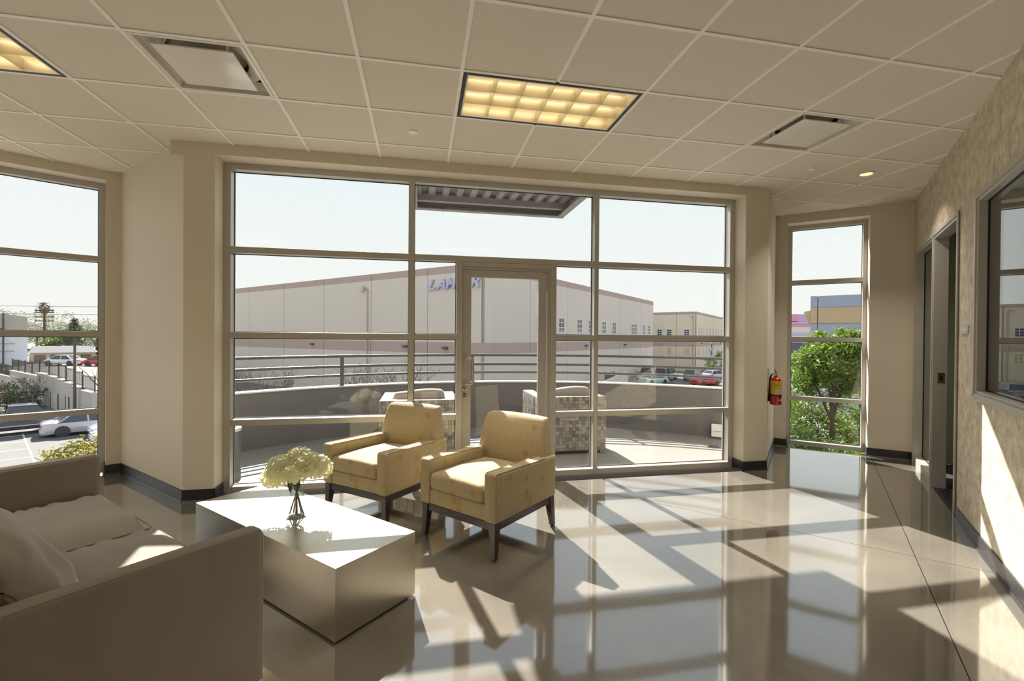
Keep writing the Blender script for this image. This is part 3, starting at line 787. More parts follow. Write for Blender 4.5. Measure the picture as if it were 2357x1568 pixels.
for x0, x1, sd in ((0.10, 1.14, 1.7), (1.02, 1.96, 5.2)):
    dy = 0.0 if x0 < 0.5 else 0.05
    M = T(0, 0.500+dy, 0.430, rx=math.radians(-38))
    pc = pillow(x0, x1, sd, 0.3, M).build('back_cushion', SOFA, sofa, smooth=70)
    pts = [(x0+0.006, 0, 0.03), (x0+0.004, 0, 0.38), (x0+0.03, 0, 0.405), ((x0+x1)/2, 0, 0.456), (x1-0.03, 0, 0.405), (x1-0.004, 0, 0.38), (x1-0.006, 0, 0.03)]
    MB().tube(pts, 0.005, 6, M).build('welt', SEAM, pc, smooth=60)

# ------------------------------------------------------------------ armchairs (local +x across, local -y front)
def armchair(label, loc, face_deg):
    r = thing('armchair', label, 'armchair', loc, math.radians(face_deg+90), group='gold patterned armchairs by the window')
    W2, D2 = 0.345, 0.365
    # dark plinth rails and tapered legs
    zb = 0.235
    for b in ((-W2+0.015, W2-0.015, -D2+0.02, -D2+0.05), (-W2+0.015, W2-0.015, D2-0.05, D2-0.02), (-W2+0.015, -W2+0.045, -D2+0.05, D2-0.05), (W2-0.045, W2-0.015, -D2+0.05, D2-0.05)):
        MB().box(b[0], b[1], b[2], b[3], 0.185, zb).build('plinth_rail', WOOD, r, bevel=0.002)
    for sx in (-1, 1):
        for sy in (-1, 1):
            ox, oy = sx*(W2-0.010), sy*(D2-0.012); t = 0.058; bt = 0.032; rake = 0.05 if sy > 0 else 0.0
            xa, xb = (ox-sx*t, ox); ya, yb = (oy-sy*t, oy)
            top = [(xa, ya, zb), (xb, ya, zb), (xb, yb, zb), (xa, yb, zb)]
            xc = ox-sx*bt; yc = oy-sy*bt
            bot = [(xc, yc+sy*0.0, 0.006), (ox, yc, 0.006), (ox, oy, 0.006), (xc, oy, 0.006)]
            if rake: bot = [(q[0], q[1]+0.02, q[2]) for q in bot]
            if sx*sy < 0: top = [top[1], top[0], top[3], top[2]]; bot = [bot[1], bot[0], bot[3], bot[2]]
            lg = MB().hull8(bot, top).build('leg', WOOD, r, bevel=0.002)
            MB().lathe([(0.0, 0), (0.011, 0), (0.011, 0.007), (0.0, 0.007)], 12, T(sum(q[0] for q in bot)/4, sum(q[1] for q in bot)/4, 0)).build('glide', BLACK, lg)
    def soft(p, u, v, w): return p
    MB().rbox(-W2+0.03, W2-0.03, -D2+0.012, D2-0.02, zb, 0.345, 0.018, 2, (5, 5, 2)).build('seat_base', FABRIC, r, smooth=40)
    # arms: flat outside, top sloping gently down to the back
    for sx in (-1, 1):
        def armf(p, u, v, w, sx=sx):
            x, y, z = p
            z2 = z-(0.018*(v+1)/2 if w > 0 else 0)
            return (x, y, z2)
        x0, x1 = (W2-0.095, W2) if sx > 0 else (-W2, -W2+0.095)
        a = MB().rbox(x0, x1, -D2, D2, zb, 0.553, 0.020, 3, (2, 8, 5), armf).build('arm', FABRIC, r, smooth=40)
        xo = x1-0.006 if sx > 0 else x0+0.006; xi = x0+0.008 if sx > 0 else x1-0.008
        for xx in (xo, xi):
            MB().tube([(xx, -D2+0.004, zb+0.01), (xx, -D2+0.004, 0.538), (xx, -D2+0.018, 0.551), (xx, D2-0.14, 0.539)], 0.0032, 6).build('welt', mat('gold_welt', rgb(186, 167, 130), 0.8), a, smooth=60)
    # back: trapezoid, leaning, softly crowned
    def backf(p, u, v, w):
        x, y, z = p
        t = (w+1)/2
        front = 0.5-0.5*v
        k = max(0.0, w-0.1)/0.9
        return (x*(1.0-0.17*t), y+front*(0.045*t+0.040*k*k-0.022*(1-u*u)*(1-w*w)), z+0.010*(1-u*u)*(t > 0.5)-0.010*front*k*k*k)
    MB().rbox(-W2+0.008, W2-0.008, D2-0.150, D2+0.004, 0.40, 0.812, 0.026, 4, (10, 3, 10), backf).build('backrest', FABRIC, r, smooth=50)
    MB().rbox(-W2+0.004, W2-0.004, D2-0.09, D2+0.002, zb, 0.535, 0.018, 3, (5, 2, 4)).build('back_panel', FABRIC, r, smooth=40)
    def cushf(p, u, v, w):
        x, y, z = p
        pk = 0.0035*math.sin(x*95)*(1 if v < -0.8 else 0)*(1-abs(w))
        return (x, y+pk, z+(0.028*(1-u*u)*(1-v*v*0.8) if w > 0 else 0))
    c = MB().rbox(-W2+0.098, W2-0.098, -D2-0.008, D2-0.14, 0.345, 0.462, 0.035, 4, (14, 12, 2), cushf).build('seat_cushion', FABRIC, r, smooth=60)
    return r
armchair('gold patterned armchair nearest the camera, right of the coffee table', (0.50, 3.325, 0), 222)
armchair('gold patterned armchair behind the vase, closest to the window', (-0.270, 3.965, 0), 229)

# ------------------------------------------------------------------ vase and flowers
VX, VY, VZ = -0.712, 2.880, 0.352
vase = thing('vase', 'clear glass waisted vase on the steel coffee table', 'vase', (VX, VY, VZ))
outer = [(0.0, 0.0), (0.056, 0.0), (0.061, 0.006), (0.060, 0.022), (0.050, 0.055), (0.040, 0.10), (0.036, 0.145), (0.038, 0.19), (0.046, 0.243)]
inner = [(0.044, 0.243), (0.036, 0.19), (0.034, 0.145), (0.038, 0.10), (0.047, 0.056), (0.056, 0.024), (0.05, 0.014), (0.0, 0.012)]
MB().lathe(outer+inner, 40, cap=False).build('glass_body', VGLASS, vase, smooth=60)
MB().lathe([(0.0, 0.013), (0.049, 0.0145), (0.0555, 0.025), (0.0465, 0.056), (0.0415, 0.078), (0.0, 0.078)], 36, cap=False).build('water', WATER, vase, smooth=60)
lat = Vector((0.981, -0.194, 0)); dep = Vector((0.194, 0.981, 0))
heads = [(-0.125, 0.00, 0.585, 'lowest on the left of the vase'), (-0.075, -0.03, 0.655, 'on the upper left'), (-0.005, 0.05, 0.680, 'at the top of the bunch'),
         (0.065, -0.02, 0.675, 'on the upper right'), (0.115, 0.03, 0.635, 'farthest right beside the armchair'), (0.025, -0.07, 0.640, 'in front over the vase rim'), (-0.05, 0.09, 0.64, 'at the back of the bunch')]
for n_, (a, b, z, wh) in enumerate(heads):
    c = Vector((0, 0, 0))+lat*a+dep*b; c.z = z-VZ
    f = thing('hydrangea', 'cream hydrangea bloom '+wh, 'flower', (VX, VY, VZ), group='cream hydrangeas in the vase')
    mb = MB(); rnd = random.Random(n_)
    RR = 0.072
    for k in range(95):
        zz = 1-2*(k+0.5)/95; ph = k*2.39996
        d = Vector((math.sqrt(1-zz*zz)*math.cos(ph), math.sqrt(1-zz*zz)*math.sin(ph), zz))
        if d.z < -0.75: continue
        d = (d+Vector((rnd.uniform(-.12, .12), rnd.uniform(-.12, .12), rnd.uniform(-.12, .12)))).normalized()
        p = c+d*RR*rnd.uniform(0.86, 1.10); p.z = c.z+(p.z-c.z)*0.85
        u = d.orthogonal().normalized(); w = d.cross(u); a0 = rnd.uniform(0, PI)
        for q in range(4):
            an = a0+q*PI/2
            e1 = u*math.cos(an)+w*math.sin(an); e2 = d.cross(e1); L = rnd.uniform(0.017, 0.023)
            lift = d*rnd.uniform(0.001, 0.010)
            mb.add([p, p+e1*L*0.5+e2*L*0.48+lift*0.6, p+e1*L*0.98+e2*L*0.22+lift, p+e1*L*0.98-e2*L*0.22+lift, p+e1*L*0.5-e2*L*0.48+lift*0.6], [(0, 1, 2, 3, 4)])
    mb.ellipsoid((c.x, c.y, c.z-0.004), RR*0.72, RR*0.72, RR*0.60, 12, 8)
    tag(mb.build('petals', PETAL, f, smooth=80, uv=False), kind='stuff')
    base = -lat*a*0.32-dep*b*0.30; base.z = 0.020
    throat = lat*a*0.14+dep*b*0.14; throat.z = 0.215
    waist = (base+throat)*0.5; waist.z = 0.115
    MB().tube([base, waist, throat, c-Vector((0, 0, 0.03))], [0.0045, 0.0042, 0.0038, 0.0032], 7).build('stem', STEM, f, smooth=60)
    if n_ in (1, 5):
        q = throat+lat*(-0.018 if n_ == 1 else 0.006)
        lf = MB()
        for k in range(5):
            t = k/5; wdt = 0.020*math.sin(PI*(0.12+0.88*t)); o = q+Vector((0, -0.006*k, -0.018*k+0.03))
            t2 = (k+1)/5; w2 = 0.020*math.sin(PI*(0.12+0.86*t2)); o2 = q+Vector((0, -0.006*(k+1), -0.018*(k+1)+0.03))
            lf.add([o-lat*wdt, o+lat*wdt, o2+lat*w2, o2-lat*w2, o-lat*wdt+Vector((0, .002, 0)), o+lat*wdt+Vector((0, .002, 0)), o2+lat*w2+Vector((0, .002, 0)), o2-lat*w2+Vector((0, .002, 0))],
                   [(0, 1, 2, 3), (7, 6, 5, 4), (0, 4, 5, 1), (3, 2, 6, 7)])
        lf.build('leaf', LEAFD, f, smooth=60)

# ------------------------------------------------------------------ fire extinguisher on the right return wall
ur = Vector((Rc[0]-PR[0], Rc[1]-PR[1])).normalized(); nr = Vector((ur.y, -ur.x))
ep = Vector(PR)+ur*0.14+nr*0.078
ex = thing('fire_extinguisher', 'red fire extinguisher with yellow label hung on the pier return', 'extinguisher', (ep.x, ep.y, 0.70), math.atan2(-0.60, -0.80))
RED = mat('extinguisher_red', rgb(176, 22, 20), 0.25, coat=0.4); YEL = mat('label_yellow', rgb(206, 182, 30), 0.5); WLAB = mat('label_white', rgb(225, 222, 215), 0.5)
body = MB().lathe([(0.0, 0.004), (0.050, 0.0), (0.058, 0.006), (0.0585, 0.25), (0.054, 0.272), (0.040, 0.292), (0.020, 0.303), (0.016, 0.318), (0.0, 0.318)], 28).build('cylinder', RED, ex, smooth=40)
def wrap(r, a0, a1, z0, z1, n=12):
    mb = MB(); v = []; f = []
    for k in range(n+1):
        a = a0+(a1-a0)*k/n; v += [(r*math.cos(a), r*math.sin(a), z0), (r*math.cos(a), r*math.sin(a), z1)]
    for k in range(n): f.append((2*k, 2*k+2, 2*k+3, 2*k+1))
    return mb.add(v, f)
wrap(0.0592, -0.75, 1.25, 0.115, 0.262).build('yellow_label', YEL, body, smooth=60)
wrap(0.0597, 0.15, 1.25, 0.118, 0.160).build('white_label', WLAB, body, smooth=60)
for k in range(4): wrap(0.0600, 0.25, 1.10, 0.124+0.009*k, 0.127+0.009*k, 6).build('printed_line', BLACK, body)
for k in range(5): wrap(0.0595, -0.6, 0.9-0.1*(k % 2), 0.185+0.014*k, 0.189+0.014*k, 8).build('printed_line', mat('label_print', rgb(120, 96, 20), 0.6), body)
wrap(0.0592, -2.0, -0.95, 0.12, 0.20).build('grey_label', mat('label_grey', rgb(160, 150, 140), 0.5), body, smooth=60)
wrap(0.0595, 0.55, 1.25, 0.052, 0.056, 6).build('white_mark', WLAB, body)
MB().add([(0.0598*math.cos(a), 0.0598*math.sin(a), z) for a, z in ((0.55, 0.056), (1.2, 0.072), (1.2, 0.040))], [(0, 2, 1)]).build('white_mark', WLAB, body)
MB().lathe([(0.0605, 0.098), (0.0605, 0.112)], 28).build('strap', BLACK, ex, smooth=60)
MB().lathe([(0.0, 0.316), (0.015, 0.316), (0.015, 0.345), (0.0, 0.345)], 14).build('valve', STEEL, ex, smooth=40)
MB().hull8([(-0.012, -0.009, 0.345), (0.075, -0.009, 0.330), (0.075, 0.009, 0.330), (-0.012, 0.009, 0.345)], [(-0.012, -0.009, 0.352), (0.075, -0.009, 0.335), (0.075, 0.009, 0.335), (-0.012, 0.009, 0.352)]).build('carry_handle', STEEL, ex)
MB().hull8([(-0.02, -0.009, 0.350), (0.060, -0.009, 0.385), (0.060, 0.009, 0.385), (-0.02, 0.009, 0.350)], [(-0.02, -0.009, 0.358), (0.055, -0.009, 0.393), (0.055, 0.009, 0.393), (-0.02, 0.009, 0.358)]).build('squeeze_lever', STEEL, ex)
MB().tube([(-0.01, -0.012, 0.335), (-0.02, -0.045, 0.33), (-0.015, -0.064, 0.28), (-0.015, -0.068, 0.10), (-0.012, -0.066, 0.03)], [0.009, 0.010, 0.010, 0.011, 0.016], 10).build('hose', GASKET, ex, smooth=60)
# wall bracket (towards the wall)
bd = Vector((-nr.x, -nr.y)); rzE = math.atan2(-0.60, -0.80)
lb = Matrix.Rotation(-rzE, 2) @ bd
MB().tube([(lb.x*0.012, lb.y*0.012, 0.330), (lb.x*0.070, lb.y*0.070, 0.330)], 0.005, 8).build('hanger_hook', STEEL, ex)
pr_ = Vector((-lb.y, lb.x))
q0 = lb*0.0765
MB().add([(q0.x+pr_.x*s-lb.x*d, q0.y+pr_.y*s-lb.y*d, z) for z in (0.29, 0.40) for s, d in ((-0.018, 0), (0.018, 0), (0.018, 0.004), (-0.018, 0.004))], [(0, 3, 2, 1), (4, 5, 6, 7), (0, 1, 5, 4), (1, 2, 6, 5), (2, 3, 7, 6), (3, 0, 4, 7)]).build('wall_plate', STEEL, ex)

# ------------------------------------------------------------------ balcony
AC = (0.91, 2.53); AR = 4.83
def arc(r, a): return (AC[0]+r*math.cos(math.radians(a)), AC[1]+r*math.sin(math.radians(a)))
A0, A1 = 41.0, 138.0
an = [A0+(A1-A0)*k/64 for k in range(65)]
poly = [arc(AR+0.15, a) for a in an]+[(-1.95, 4.66), (3.62, 4.66)]
tag(MB().prism(poly, -0.35, -0.03).build('floor_balcony', CONC), kind='structure')
par = MB(); v = []; f = []
for a in an:
    for r, z in ((AR, -0.03), (AR+0.15, -0.6), (AR+0.15, 0.685), (AR, 0.685)): v.append((*arc(r, a), z))
for k in range(64):
    for q in range(4): f.append((4*k+q, 4*k+(q+1) % 4, 4*(k+1)+(q+1) % 4, 4*(k+1)+q))
f += [(3, 2, 1, 0), (256, 257, 258, 259)]
par.add(v, f); pw = par.build('wall_parapet', PARA, smooth=40); tag(pw, kind='structure')
cp = MB(); v = []; f = []
for a in an:
    for r, z in ((AR-0.012, 0.685), (AR+0.162, 0.685), (AR+0.162, 0.703), (AR-0.012, 0.703)): v.append((*arc(r, a), z))
for k in range(64):
    for q in range(4): f.append((4*k+q, 4*k+(q+1) % 4, 4*(k+1)+(q+1) % 4, 4*(k+1)+q))
f += [(3, 2, 1, 0), (256, 257, 258, 259)]
cp.add(v, f).build('cap_strip', CAP, pw, smooth=40)
rl = thing('balcony_railing', 'grey three-rail metal railing on top of the curved parapet', 'railing', (AC[0], AC[1], 0.703))
for z in (0.845, 0.978, 1.126):
    MB().tube([(arc(AR+0.075, a)[0]-AC[0], arc(AR+0.075, a)[1]-AC[1], z-0.703) for a in an], 0.021, 10).build('rail', RAIL, rl, smooth=60)
for a in (44.3, 67.7, 91.1, 114.5, 137.0):
    x, y = arc(AR+0.075, a)
    p = MB().box(-0.024, 0.024, -0.012, 0.012, 0, 0.42, T(x-AC[0], y-AC[1], 0, math.radians(a+90))).build('post', RAIL, rl)
    MB().box(-0.05, 0.05, -0.04, 0.04, 0, 0.01, T(x-AC[0], y-AC[1], 0, math.radians(a+90))).build('base_plate', RAIL, p)

# steel canopy over the balcony door
DECK = mat('canopy_steel', rgb(150, 148, 150), 0.5, metal=0.3, var=0.08)
cn = thing('door_canopy', 'grey steel canopy with ribbed metal deck above the balcony door', 'canopy', (0.84, 4.66, 2.995))
cw, cd = 0.98, 1.18
MB().box(-cw, cw, cd-0.012, cd, 0, 0.20).build('front_channel', DECK, cn)
MB().box(-cw, cw, cd-0.09, cd-0.012, 0, 0.012).build('front_flange', DECK, cn)
for sx in (-1, 1):
    MB().box(min(sx*cw, sx*(cw-0.012)), max(sx*cw, sx*(cw-0.012)), 0, cd-0.012, 0, 0.20).build('side_channel', DECK, cn)
    MB().box(min(sx*(cw-0.012), sx*(cw-0.085)), max(sx*(cw-0.012), sx*(cw-0.085)), 0, cd-0.09, 0, 0.012).build('side_flange', DECK, cn)
MB().box(-cw+0.012, cw-0.012, 0, 0.05, 0.085, 0.155).build('ledger', DECK, cn)
MB().box(-cw+0.012, cw-0.012, 0.90, 0.97, 0.045, 0.121).build('cross_beam', DECK, cn)
MB().box(-cw+0.012, cw-0.012, 0.0, cd-0.012, 0.155, 0.165).build('deck_sheet', DECK, cn)
for k in range(12):
    x = -cw+0.09+k*(2*cw-0.18)/11
    MB().hull8([(x-0.035, 0.05, 0.110), (x+0.035, 0.05, 0.110), (x+0.035, cd-0.012, 0.110), (x-0.035, cd-0.012, 0.110)], [(x-0.052, 0.05, 0.155), (x+0.052, 0.05, 0.155), (x+0.052, cd-0.012, 0.155), (x-0.052, cd-0.012, 0.155)]).build('deck_rib', DECK, cn)

def wicker_chair(label, x, y):
    r = thing('wicker_armchair', label, 'armchair', (x, y, -0.03), 0, group='grey wicker cube armchairs on the balcony')
    w, d, h = 0.447, 0.42, 0.715; t = 0.145
    MB().rbox(-w, w, -d, -d+t, 0.04, h, 0.014, 2, (6, 2, 6)).build('backrest', WICKER, r, smooth=35)
    for sx in (-1, 1): MB().rbox(*((w-t, w) if sx > 0 else (-w, -w+t)), -d+t, d, 0.04, h, 0.014, 2, (2, 6, 6)).build('arm', WICKER, r, smooth=35)
    MB().rbox(-w+t, w-t, -d+t, d, 0.05, 0.30, 0.012, 2, (4, 4, 2)).build('seat_base', WICKER, r, smooth=35)
    def cf(p, u, v, w_): return (p[0], p[1], p[2]+(0.02*(1-u*u)*(1-v*v) if w_ > 0 else 0))
    MB().rbox(-w+t+0.005, w-t-0.005, -d+t+0.12, d+0.01, 0.30, 0.43, 0.03, 3, (6, 6, 2), cf).build('seat_cushion', CUSH, r, smooth=60)
    def bf(p, u, v, w_): return (p[0]+0.012*math.sin(p[2]*20), p[1], p[2]+0.018*math.sin(u*2.2+0.6)*max(0, w_))
    MB().rbox(-w+t+0.01, w-t-0.01, -d+t+0.005, -d+t+0.15, 0.40, 0.805, 0.045, 3, (6, 2, 5), bf).build('back_cushion', CUSH, r, smooth=60)
    for sx in (-1, 1):
        for sy in (-1, 1): MB().box(sx*(w-0.05)-0.015, sx*(w-0.05)+0.015, sy*(d-0.05)-0.015, sy*(d-0.05)+0.015, 0, 0.04).build('foot', STEEL, r)
wicker_chair('grey wicker cube armchair left of the glass door', -0.02, 5.80)
wicker_chair('grey wicker cube armchair right of the glass door', 1.845, 5.85)
bn = thing('ash_bin', 'dark grey cylindrical bin with pale rim at the left end of the balcony', 'bin', (-1.90, 5.02, -0.03))
DG = mat('bin_grey', rgb(96, 94, 96), 0.45)
MB().lathe([(0.0, 0), (0.125, 0), (0.13, 0.01), (0.13, 0.50), (0.0, 0.50)], 28).build('drum', DG, bn, smooth=40)
MB().lathe([(0.131, 0.0), (0.131, 0.09), (0.0, 0.09)], 28, cap=False).build('base_band', CONC, bn, smooth=40)
MB().lathe([(0.10, 0.505), (0.10, 0.525), (0.135, 0.525), (0.135, 0.495), (0.10, 0.505)], 28, cap=False).build('rim', CAP, bn, smooth=40)
bx = thing('outlet_box', 'small white outlet box at the foot of the curved parapet', 'outlet box', (4.235, 5.955, -0.02), math.radians(45.9+90))
MB().rbox(-0.075, 0.075, 0.005, 0.055, 0.02, 0.20, 0.006, 2, (2, 1, 2)).build('cover', WFRAME, bx)
MB().box(-0.05, 0.05, 0.055, 0.058, 0.10, 0.104).build('cover_seam', LAMPDARK, bx)
dr_ = thing('floor_drain', 'round floor drain grate set into the balcony concrete', 'drain', (3.86, 5.49, -0.03))
MB().lathe([(0.0, 0.0), (0.085, 0.0), (0.09, 0.004), (0.0, 0.006)], 24).build('grate', LAMPDARK, dr_, smooth=40)
for k in range(5): MB().box(-0.06, 0.06, -0.052+0.024*k, -0.044+0.024*k, 0.005, 0.0075).build('slot', BLACK, dr_)

# ------------------------------------------------------------------ outside: ground, street
G = -5.0
tag(MB().prism([(-260, -80), (260, -80), (260, 300), (-260, 300)], G-0.3, G).build('ground', ASPH), kind='structure')
tag(MB().prism([(-24.4, 40.3), (-22.5, 42.4), (-30, 90), (-45, 230), (-255, 230), (-255, 270.9)], G, -2.85).build('street_level', STREETM), kind='structure')

def window_part(parent, M, s0, s1, z0, z1, nx, nz, fmat=WFRAME, gmat=DGLASS, d=0.06, hood=0):
    # a recessed pane with a frame of bars; local x along the wall, local y outward from the face
    w = MB(); b = 0.075
    for a in ((s0, s0+b, z0, z1), (s1-b, s1, z0, z1), (s0+b, s1-b, z0, z0+b), (s0+b, s1-b, z1-b, z1)): w.box(a[0], a[1], -0.01, d, a[2], a[3], M)
    for k in range(1, nx): x = s0+(s1-s0)*k/nx; w.box(x-b/2, x+b/2, -0.01, d*0.8, z0+b, z1-b, M)
    for k in range(1, nz): z = z0+(z1-z0)*k/nz; w.box(s0+b, s1-b, -0.01, d*0.8, z-b/2, z+b/2, M)
    if hood: w.box(s0-0.05, s1+0.05, -0.01, d+0.05, z1, z1+hood, M)
    o = w.build('window', fmat, parent)
    MB().box(s0+b*0.5, s1-b*0.5, -0.01, 0.012, z0+b*0.5, z1-b*0.5, M).build('pane', gmat, o)
    return o

# ---- big warehouse: corner at (5.28, 39.78), faces at 135 and 45 degrees
wh = thing('warehouse', 'long beige tilt-up warehouse with brown bands across the yard', 'building', (5.28, 39.775, G))
ZT = 7.95-G
ML = T(0, 0, 0, math.radians(135)); MR = T(0, 0, 0, math.radians(45))
# wall boxes are built with local x along the face and the yard at +y (left face) / -y (right face)
def wl(x0, x1, z0, z1, m, name, out=0.0, th=0.3): return MB().box(x0, x1, -th, out, z0, z1, ML @ T(0)).build(name, m, wh)
def facebox(M, sgn, x0, x1, z0, z1, out, inn, m, name, parent=None):
    y0, y1 = (-inn, out) if sgn > 0 else (-out, inn)
    return MB().box(x0, x1, y0, y1, z0, z1, M).build(name, m, parent or wh)
gj = 0.035
jl = [0.0, 6.66, 14.83, 23.08, 31.36, 39.8, 48.0, 56.2]
jr = [0.0, 7.88, 16.2, 24.6, 32.9, 42.3, 49.28]
for (M, sgn, js) in ((ML, 1, jl), (MR, -1, jr)):
    facebox(M, sgn, 0.3, js[-1], 0, ZT-0.02, -0.06, 0.5, JOINT, 'backing_wall')
    for a, b in zip(js[:-1], js[1:]):
        a2 = a+(gj if a > 0 else 0.0); b2 = b-gj
        facebox(M, sgn, a2, b2, 0, 0.93-G-1.05, 0.0, 0.2, STUCCO, 'wall_panel')
        facebox(M, sgn, a2, b2, 0.93-G-1.05, 0.93-G, 0.012, 0.2, BAND, 'band_panel')
        facebox(M, sgn, a2, b2, 0.93-G, ZT-0.66, 0.0, 0.2, STUCCO, 'wall_panel')
        facebox(M, sgn, a2, b2, ZT-0.66, ZT, 0.02, 0.25, BAND, 'cornice_panel')
roofp = [(0, 0), (-56.2*0.7071, 56.2*0.7071), (-56.2*0.7071+49.28*0.7071, (56.2+49.28)*0.7071), (49.28*0.7071, 49.28*0.7071)]
MB().prism([(x*0.992, 0.5+y*0.992) for x, y in roofp], ZT-0.5, ZT-0.4).build('roof', BAND, wh)
for s0, s1, nx in ((13.9, 15.3, 2), (18.65, 20.0, 2), (21.9, 23.2, 2), (26.3, 27.7, 2), (30.0, 31.4, 2), (37.9, 40.5, 4), (43.5, 44.7, 2), (46.2, 47.5, 2)):
    window_part(wh, MR @ T(0, 0, 0) @ Matrix.Scale(-1, 4, (0, 1, 0)), s0, s1, 2.05-G, 3.70-G, nx, 3)
window_part(wh, MR @ Matrix.Scale(-1, 4, (0, 1, 0)), 9.0, 10.3, 2.05-G, 3.70-G, 2, 3)
# dock door and ramp wall, lamps, downpipe
facebox(MR, -1, 27.4, 31.2, 0, -3.35-G, 0.03, 0.1, mat('dock_door', rgb(96, 92, 92), 0.6), 'dock_door')
MB().hull8([(12, -0.4, 0), (27.2, -0.4, 0), (27.2, 0, 0), (12, 0, 0)], [(12, -0.4, 0.6), (27.2, -0.4, 2.0), (27.2, 0, 2.0), (12, 0, 0.6)], MR @ T(0, -3, 0)).build('ramp_wall', STUCCO, wh)
def wall_lamp(M, sgn, s, z, parent, m=LAMPDARK):
    S_ = M @ (Matrix.Identity(4) if sgn > 0 else Matrix.Scale(-1, 4, (0, 1, 0))) @ T(s, 0, z)
    MB().hull8([(-0.28, 0, -0.1), (0.28, 0, -0.1), (0.25, 0.38, 0.02), (-0.25, 0.38, 0.02)], [(-0.28, 0, 0.16), (0.28, 0, 0.16), (0.25, 0.34, 0.14), (-0.25, 0.34, 0.14)], S_).build('wall_lamp', m, parent)
for s in (25.2, 9.6): wall_lamp(ML, 1, s, 0.42-G, wh)
wall_lamp(ML, 1, 4.3, 0.35-G, wh)
for s in (21.2, 35.0): wall_lamp(MR, -1, s, 0.42-G, wh)
MB().tube([(15.3, 0.12, 0), (15.3, 0.12, 6.35-G), (15.5, 0.12, 6.5-G), (16.1, 0.2, 6.5-G)], 0.055, 8, ML).build('downpipe', BAND, wh, smooth=60)
MB().box(15.8, 16.3, 0.05, 0.4, 6.2-G, 6.75-G, ML).build('flood_lamp', CAP, wh)

# sign letters on the left face, near the corner
def letters():
    root = thing('building_sign', 'slanted pale blue sign letters under the warehouse roofline', 'sign', (5.28, 39.775, 0))
    for ch, sa, sb in (('L', 6.52, 5.52), ('A', 5.48, 4.28), ('M', 4.24, 2.86), ('A', 2.80, 1.60), ('R', 1.36, 0.26)):
        cu = bpy.data.curves.new('letter', 'FONT'); cu.body = ch; cu.extrude = 0.10; cu.offset = 0.028; cu.shear = 0.32; cu.resolution_u = 4
        tmp = bpy.data.objects.new('tmp_letter', cu); col.objects.link(tmp)
        dg = bpy.context.evaluated_depsgraph_get()
        me = bpy.data.meshes.new_from_object(tmp.evaluated_get(dg)); bpy.data.objects.remove(tmp)
        xs = [v.co.x for v in me.vertices]; ys = [v.co.y for v in me.vertices]
        w_, h_ = max(xs)-min(xs), max(ys)-min(ys)
        d = Vector((-0.7071, 0.7071, 0)); nrm = Vector((-0.7071, -0.7071, 0))
        for v in me.vertices:
            s = sa+(sb-sa)*(v.co.x-min(xs))/w_; z = 5.84+0.96*(v.co.y-min(ys))/h_
            v.co = d*s+nrm*(0.12+v.co.z)+Vector((0, 0, z))
        me.materials.clear(); me.materials.append(SIGN)
        me.update(); link('letter', me, root)
letters()

# ---- second beige building beyond
B2 = (52.92, 81.32)
b2 = thing('beige_office_block', 'sunlit cream block with brown band and gridded windows beyond the warehouse', 'building', (B2[0], B2[1], G))
z2 = 6.79-G
def fb(M, sgn, x0, x1, za, zb, out, inn, m, name): return facebox(M, sgn, x0, x1, za, zb, out, inn, m, name, b2)
for M, sgn, js in ((ML, 1, [0, 3.83, 12, 20]), (MR, -1, [0, 9.0, 18.0, 27.0, 36.0])):
    fb(M, sgn, 0.3, js[-1], 0, z2-0.02, -0.06, 0.5, JOINT, 'backing_wall')
    for a, b in zip(js[:-1], js[1:]):
        a_ = a+(0.03 if a else 0); b_ = b-0.03
        fb(M, sgn, a_, b_, 0, -0.13-G, 0, 0.2, BEIGE, 'wall_panel'); fb(M, sgn, a_, b_, -0.13-G, 0.85-G, 0.012, 0.2, BAND, 'band_panel')
        fb(M, sgn, a_, b_, 0.85-G, z2-0.52, 0, 0.2, BEIGE, 'wall_panel'); fb(M, sgn, a_, b_, z2-0.52, z2, 0.02, 0.25, BAND, 'cornice_panel')
MB().prism([(0, 0.5), (-14, 14.5), (11, 39), (25.2, 25.2)], z2-0.4, z2-0.3).build('roof', BAND, b2)
BLIND = mat('drawn_blind', rgb(206, 180, 110), 0.7)
for s0, s1 in ((6.63, 7.63), (4.66, 5.69), (1.25, 2.29)):
    window_part(b2, ML, s0, s1, 2.05-G, 3.33-G, 2, 3, hood=0.22)
for s0, s1 in ((4.7, 5.69), (1.21, 2.23)): window_part(b2, ML, s0, s1, -1.82-G, -0.30-G, 2, 3, gmat=BLIND)
MRf = MR @ Matrix.Scale(-1, 4, (0, 1, 0))
for s in (2.2, 4.2, 6.2, 10.1, 13.4, 16.9, 20.4, 23.7, 27.7): window_part(b2, MRf, s-0.45, s+0.45, 2.0-G, 3.8-G, 1, 3)
for s in (2.15, 6.2, 9.9, 13.3): window_part(b2, MRf, s-0.4, s+0.4, -1.82-G, -0.30-G, 1, 3)
MB().tube([(0.55, 0.1, 0), (0.55, 0.1, 5.9-G), (1.0, 0.15, 5.97-G)], 0.08, 8, ML).build('downpipe', BAND, b2, smooth=60)
MB().ellipsoid((1.1, 0.25, 5.97-G), 0.22, 0.2, 0.22, 10, 6, ML).build('flood_lamp', CAP, b2, smooth=60)
wall_lamp(ML, 1, 7.07, 0.47-G, b2, CAP)
for s in (4.8, 26.4): wall_lamp(MR, -1, s, 0.47-G, b2)

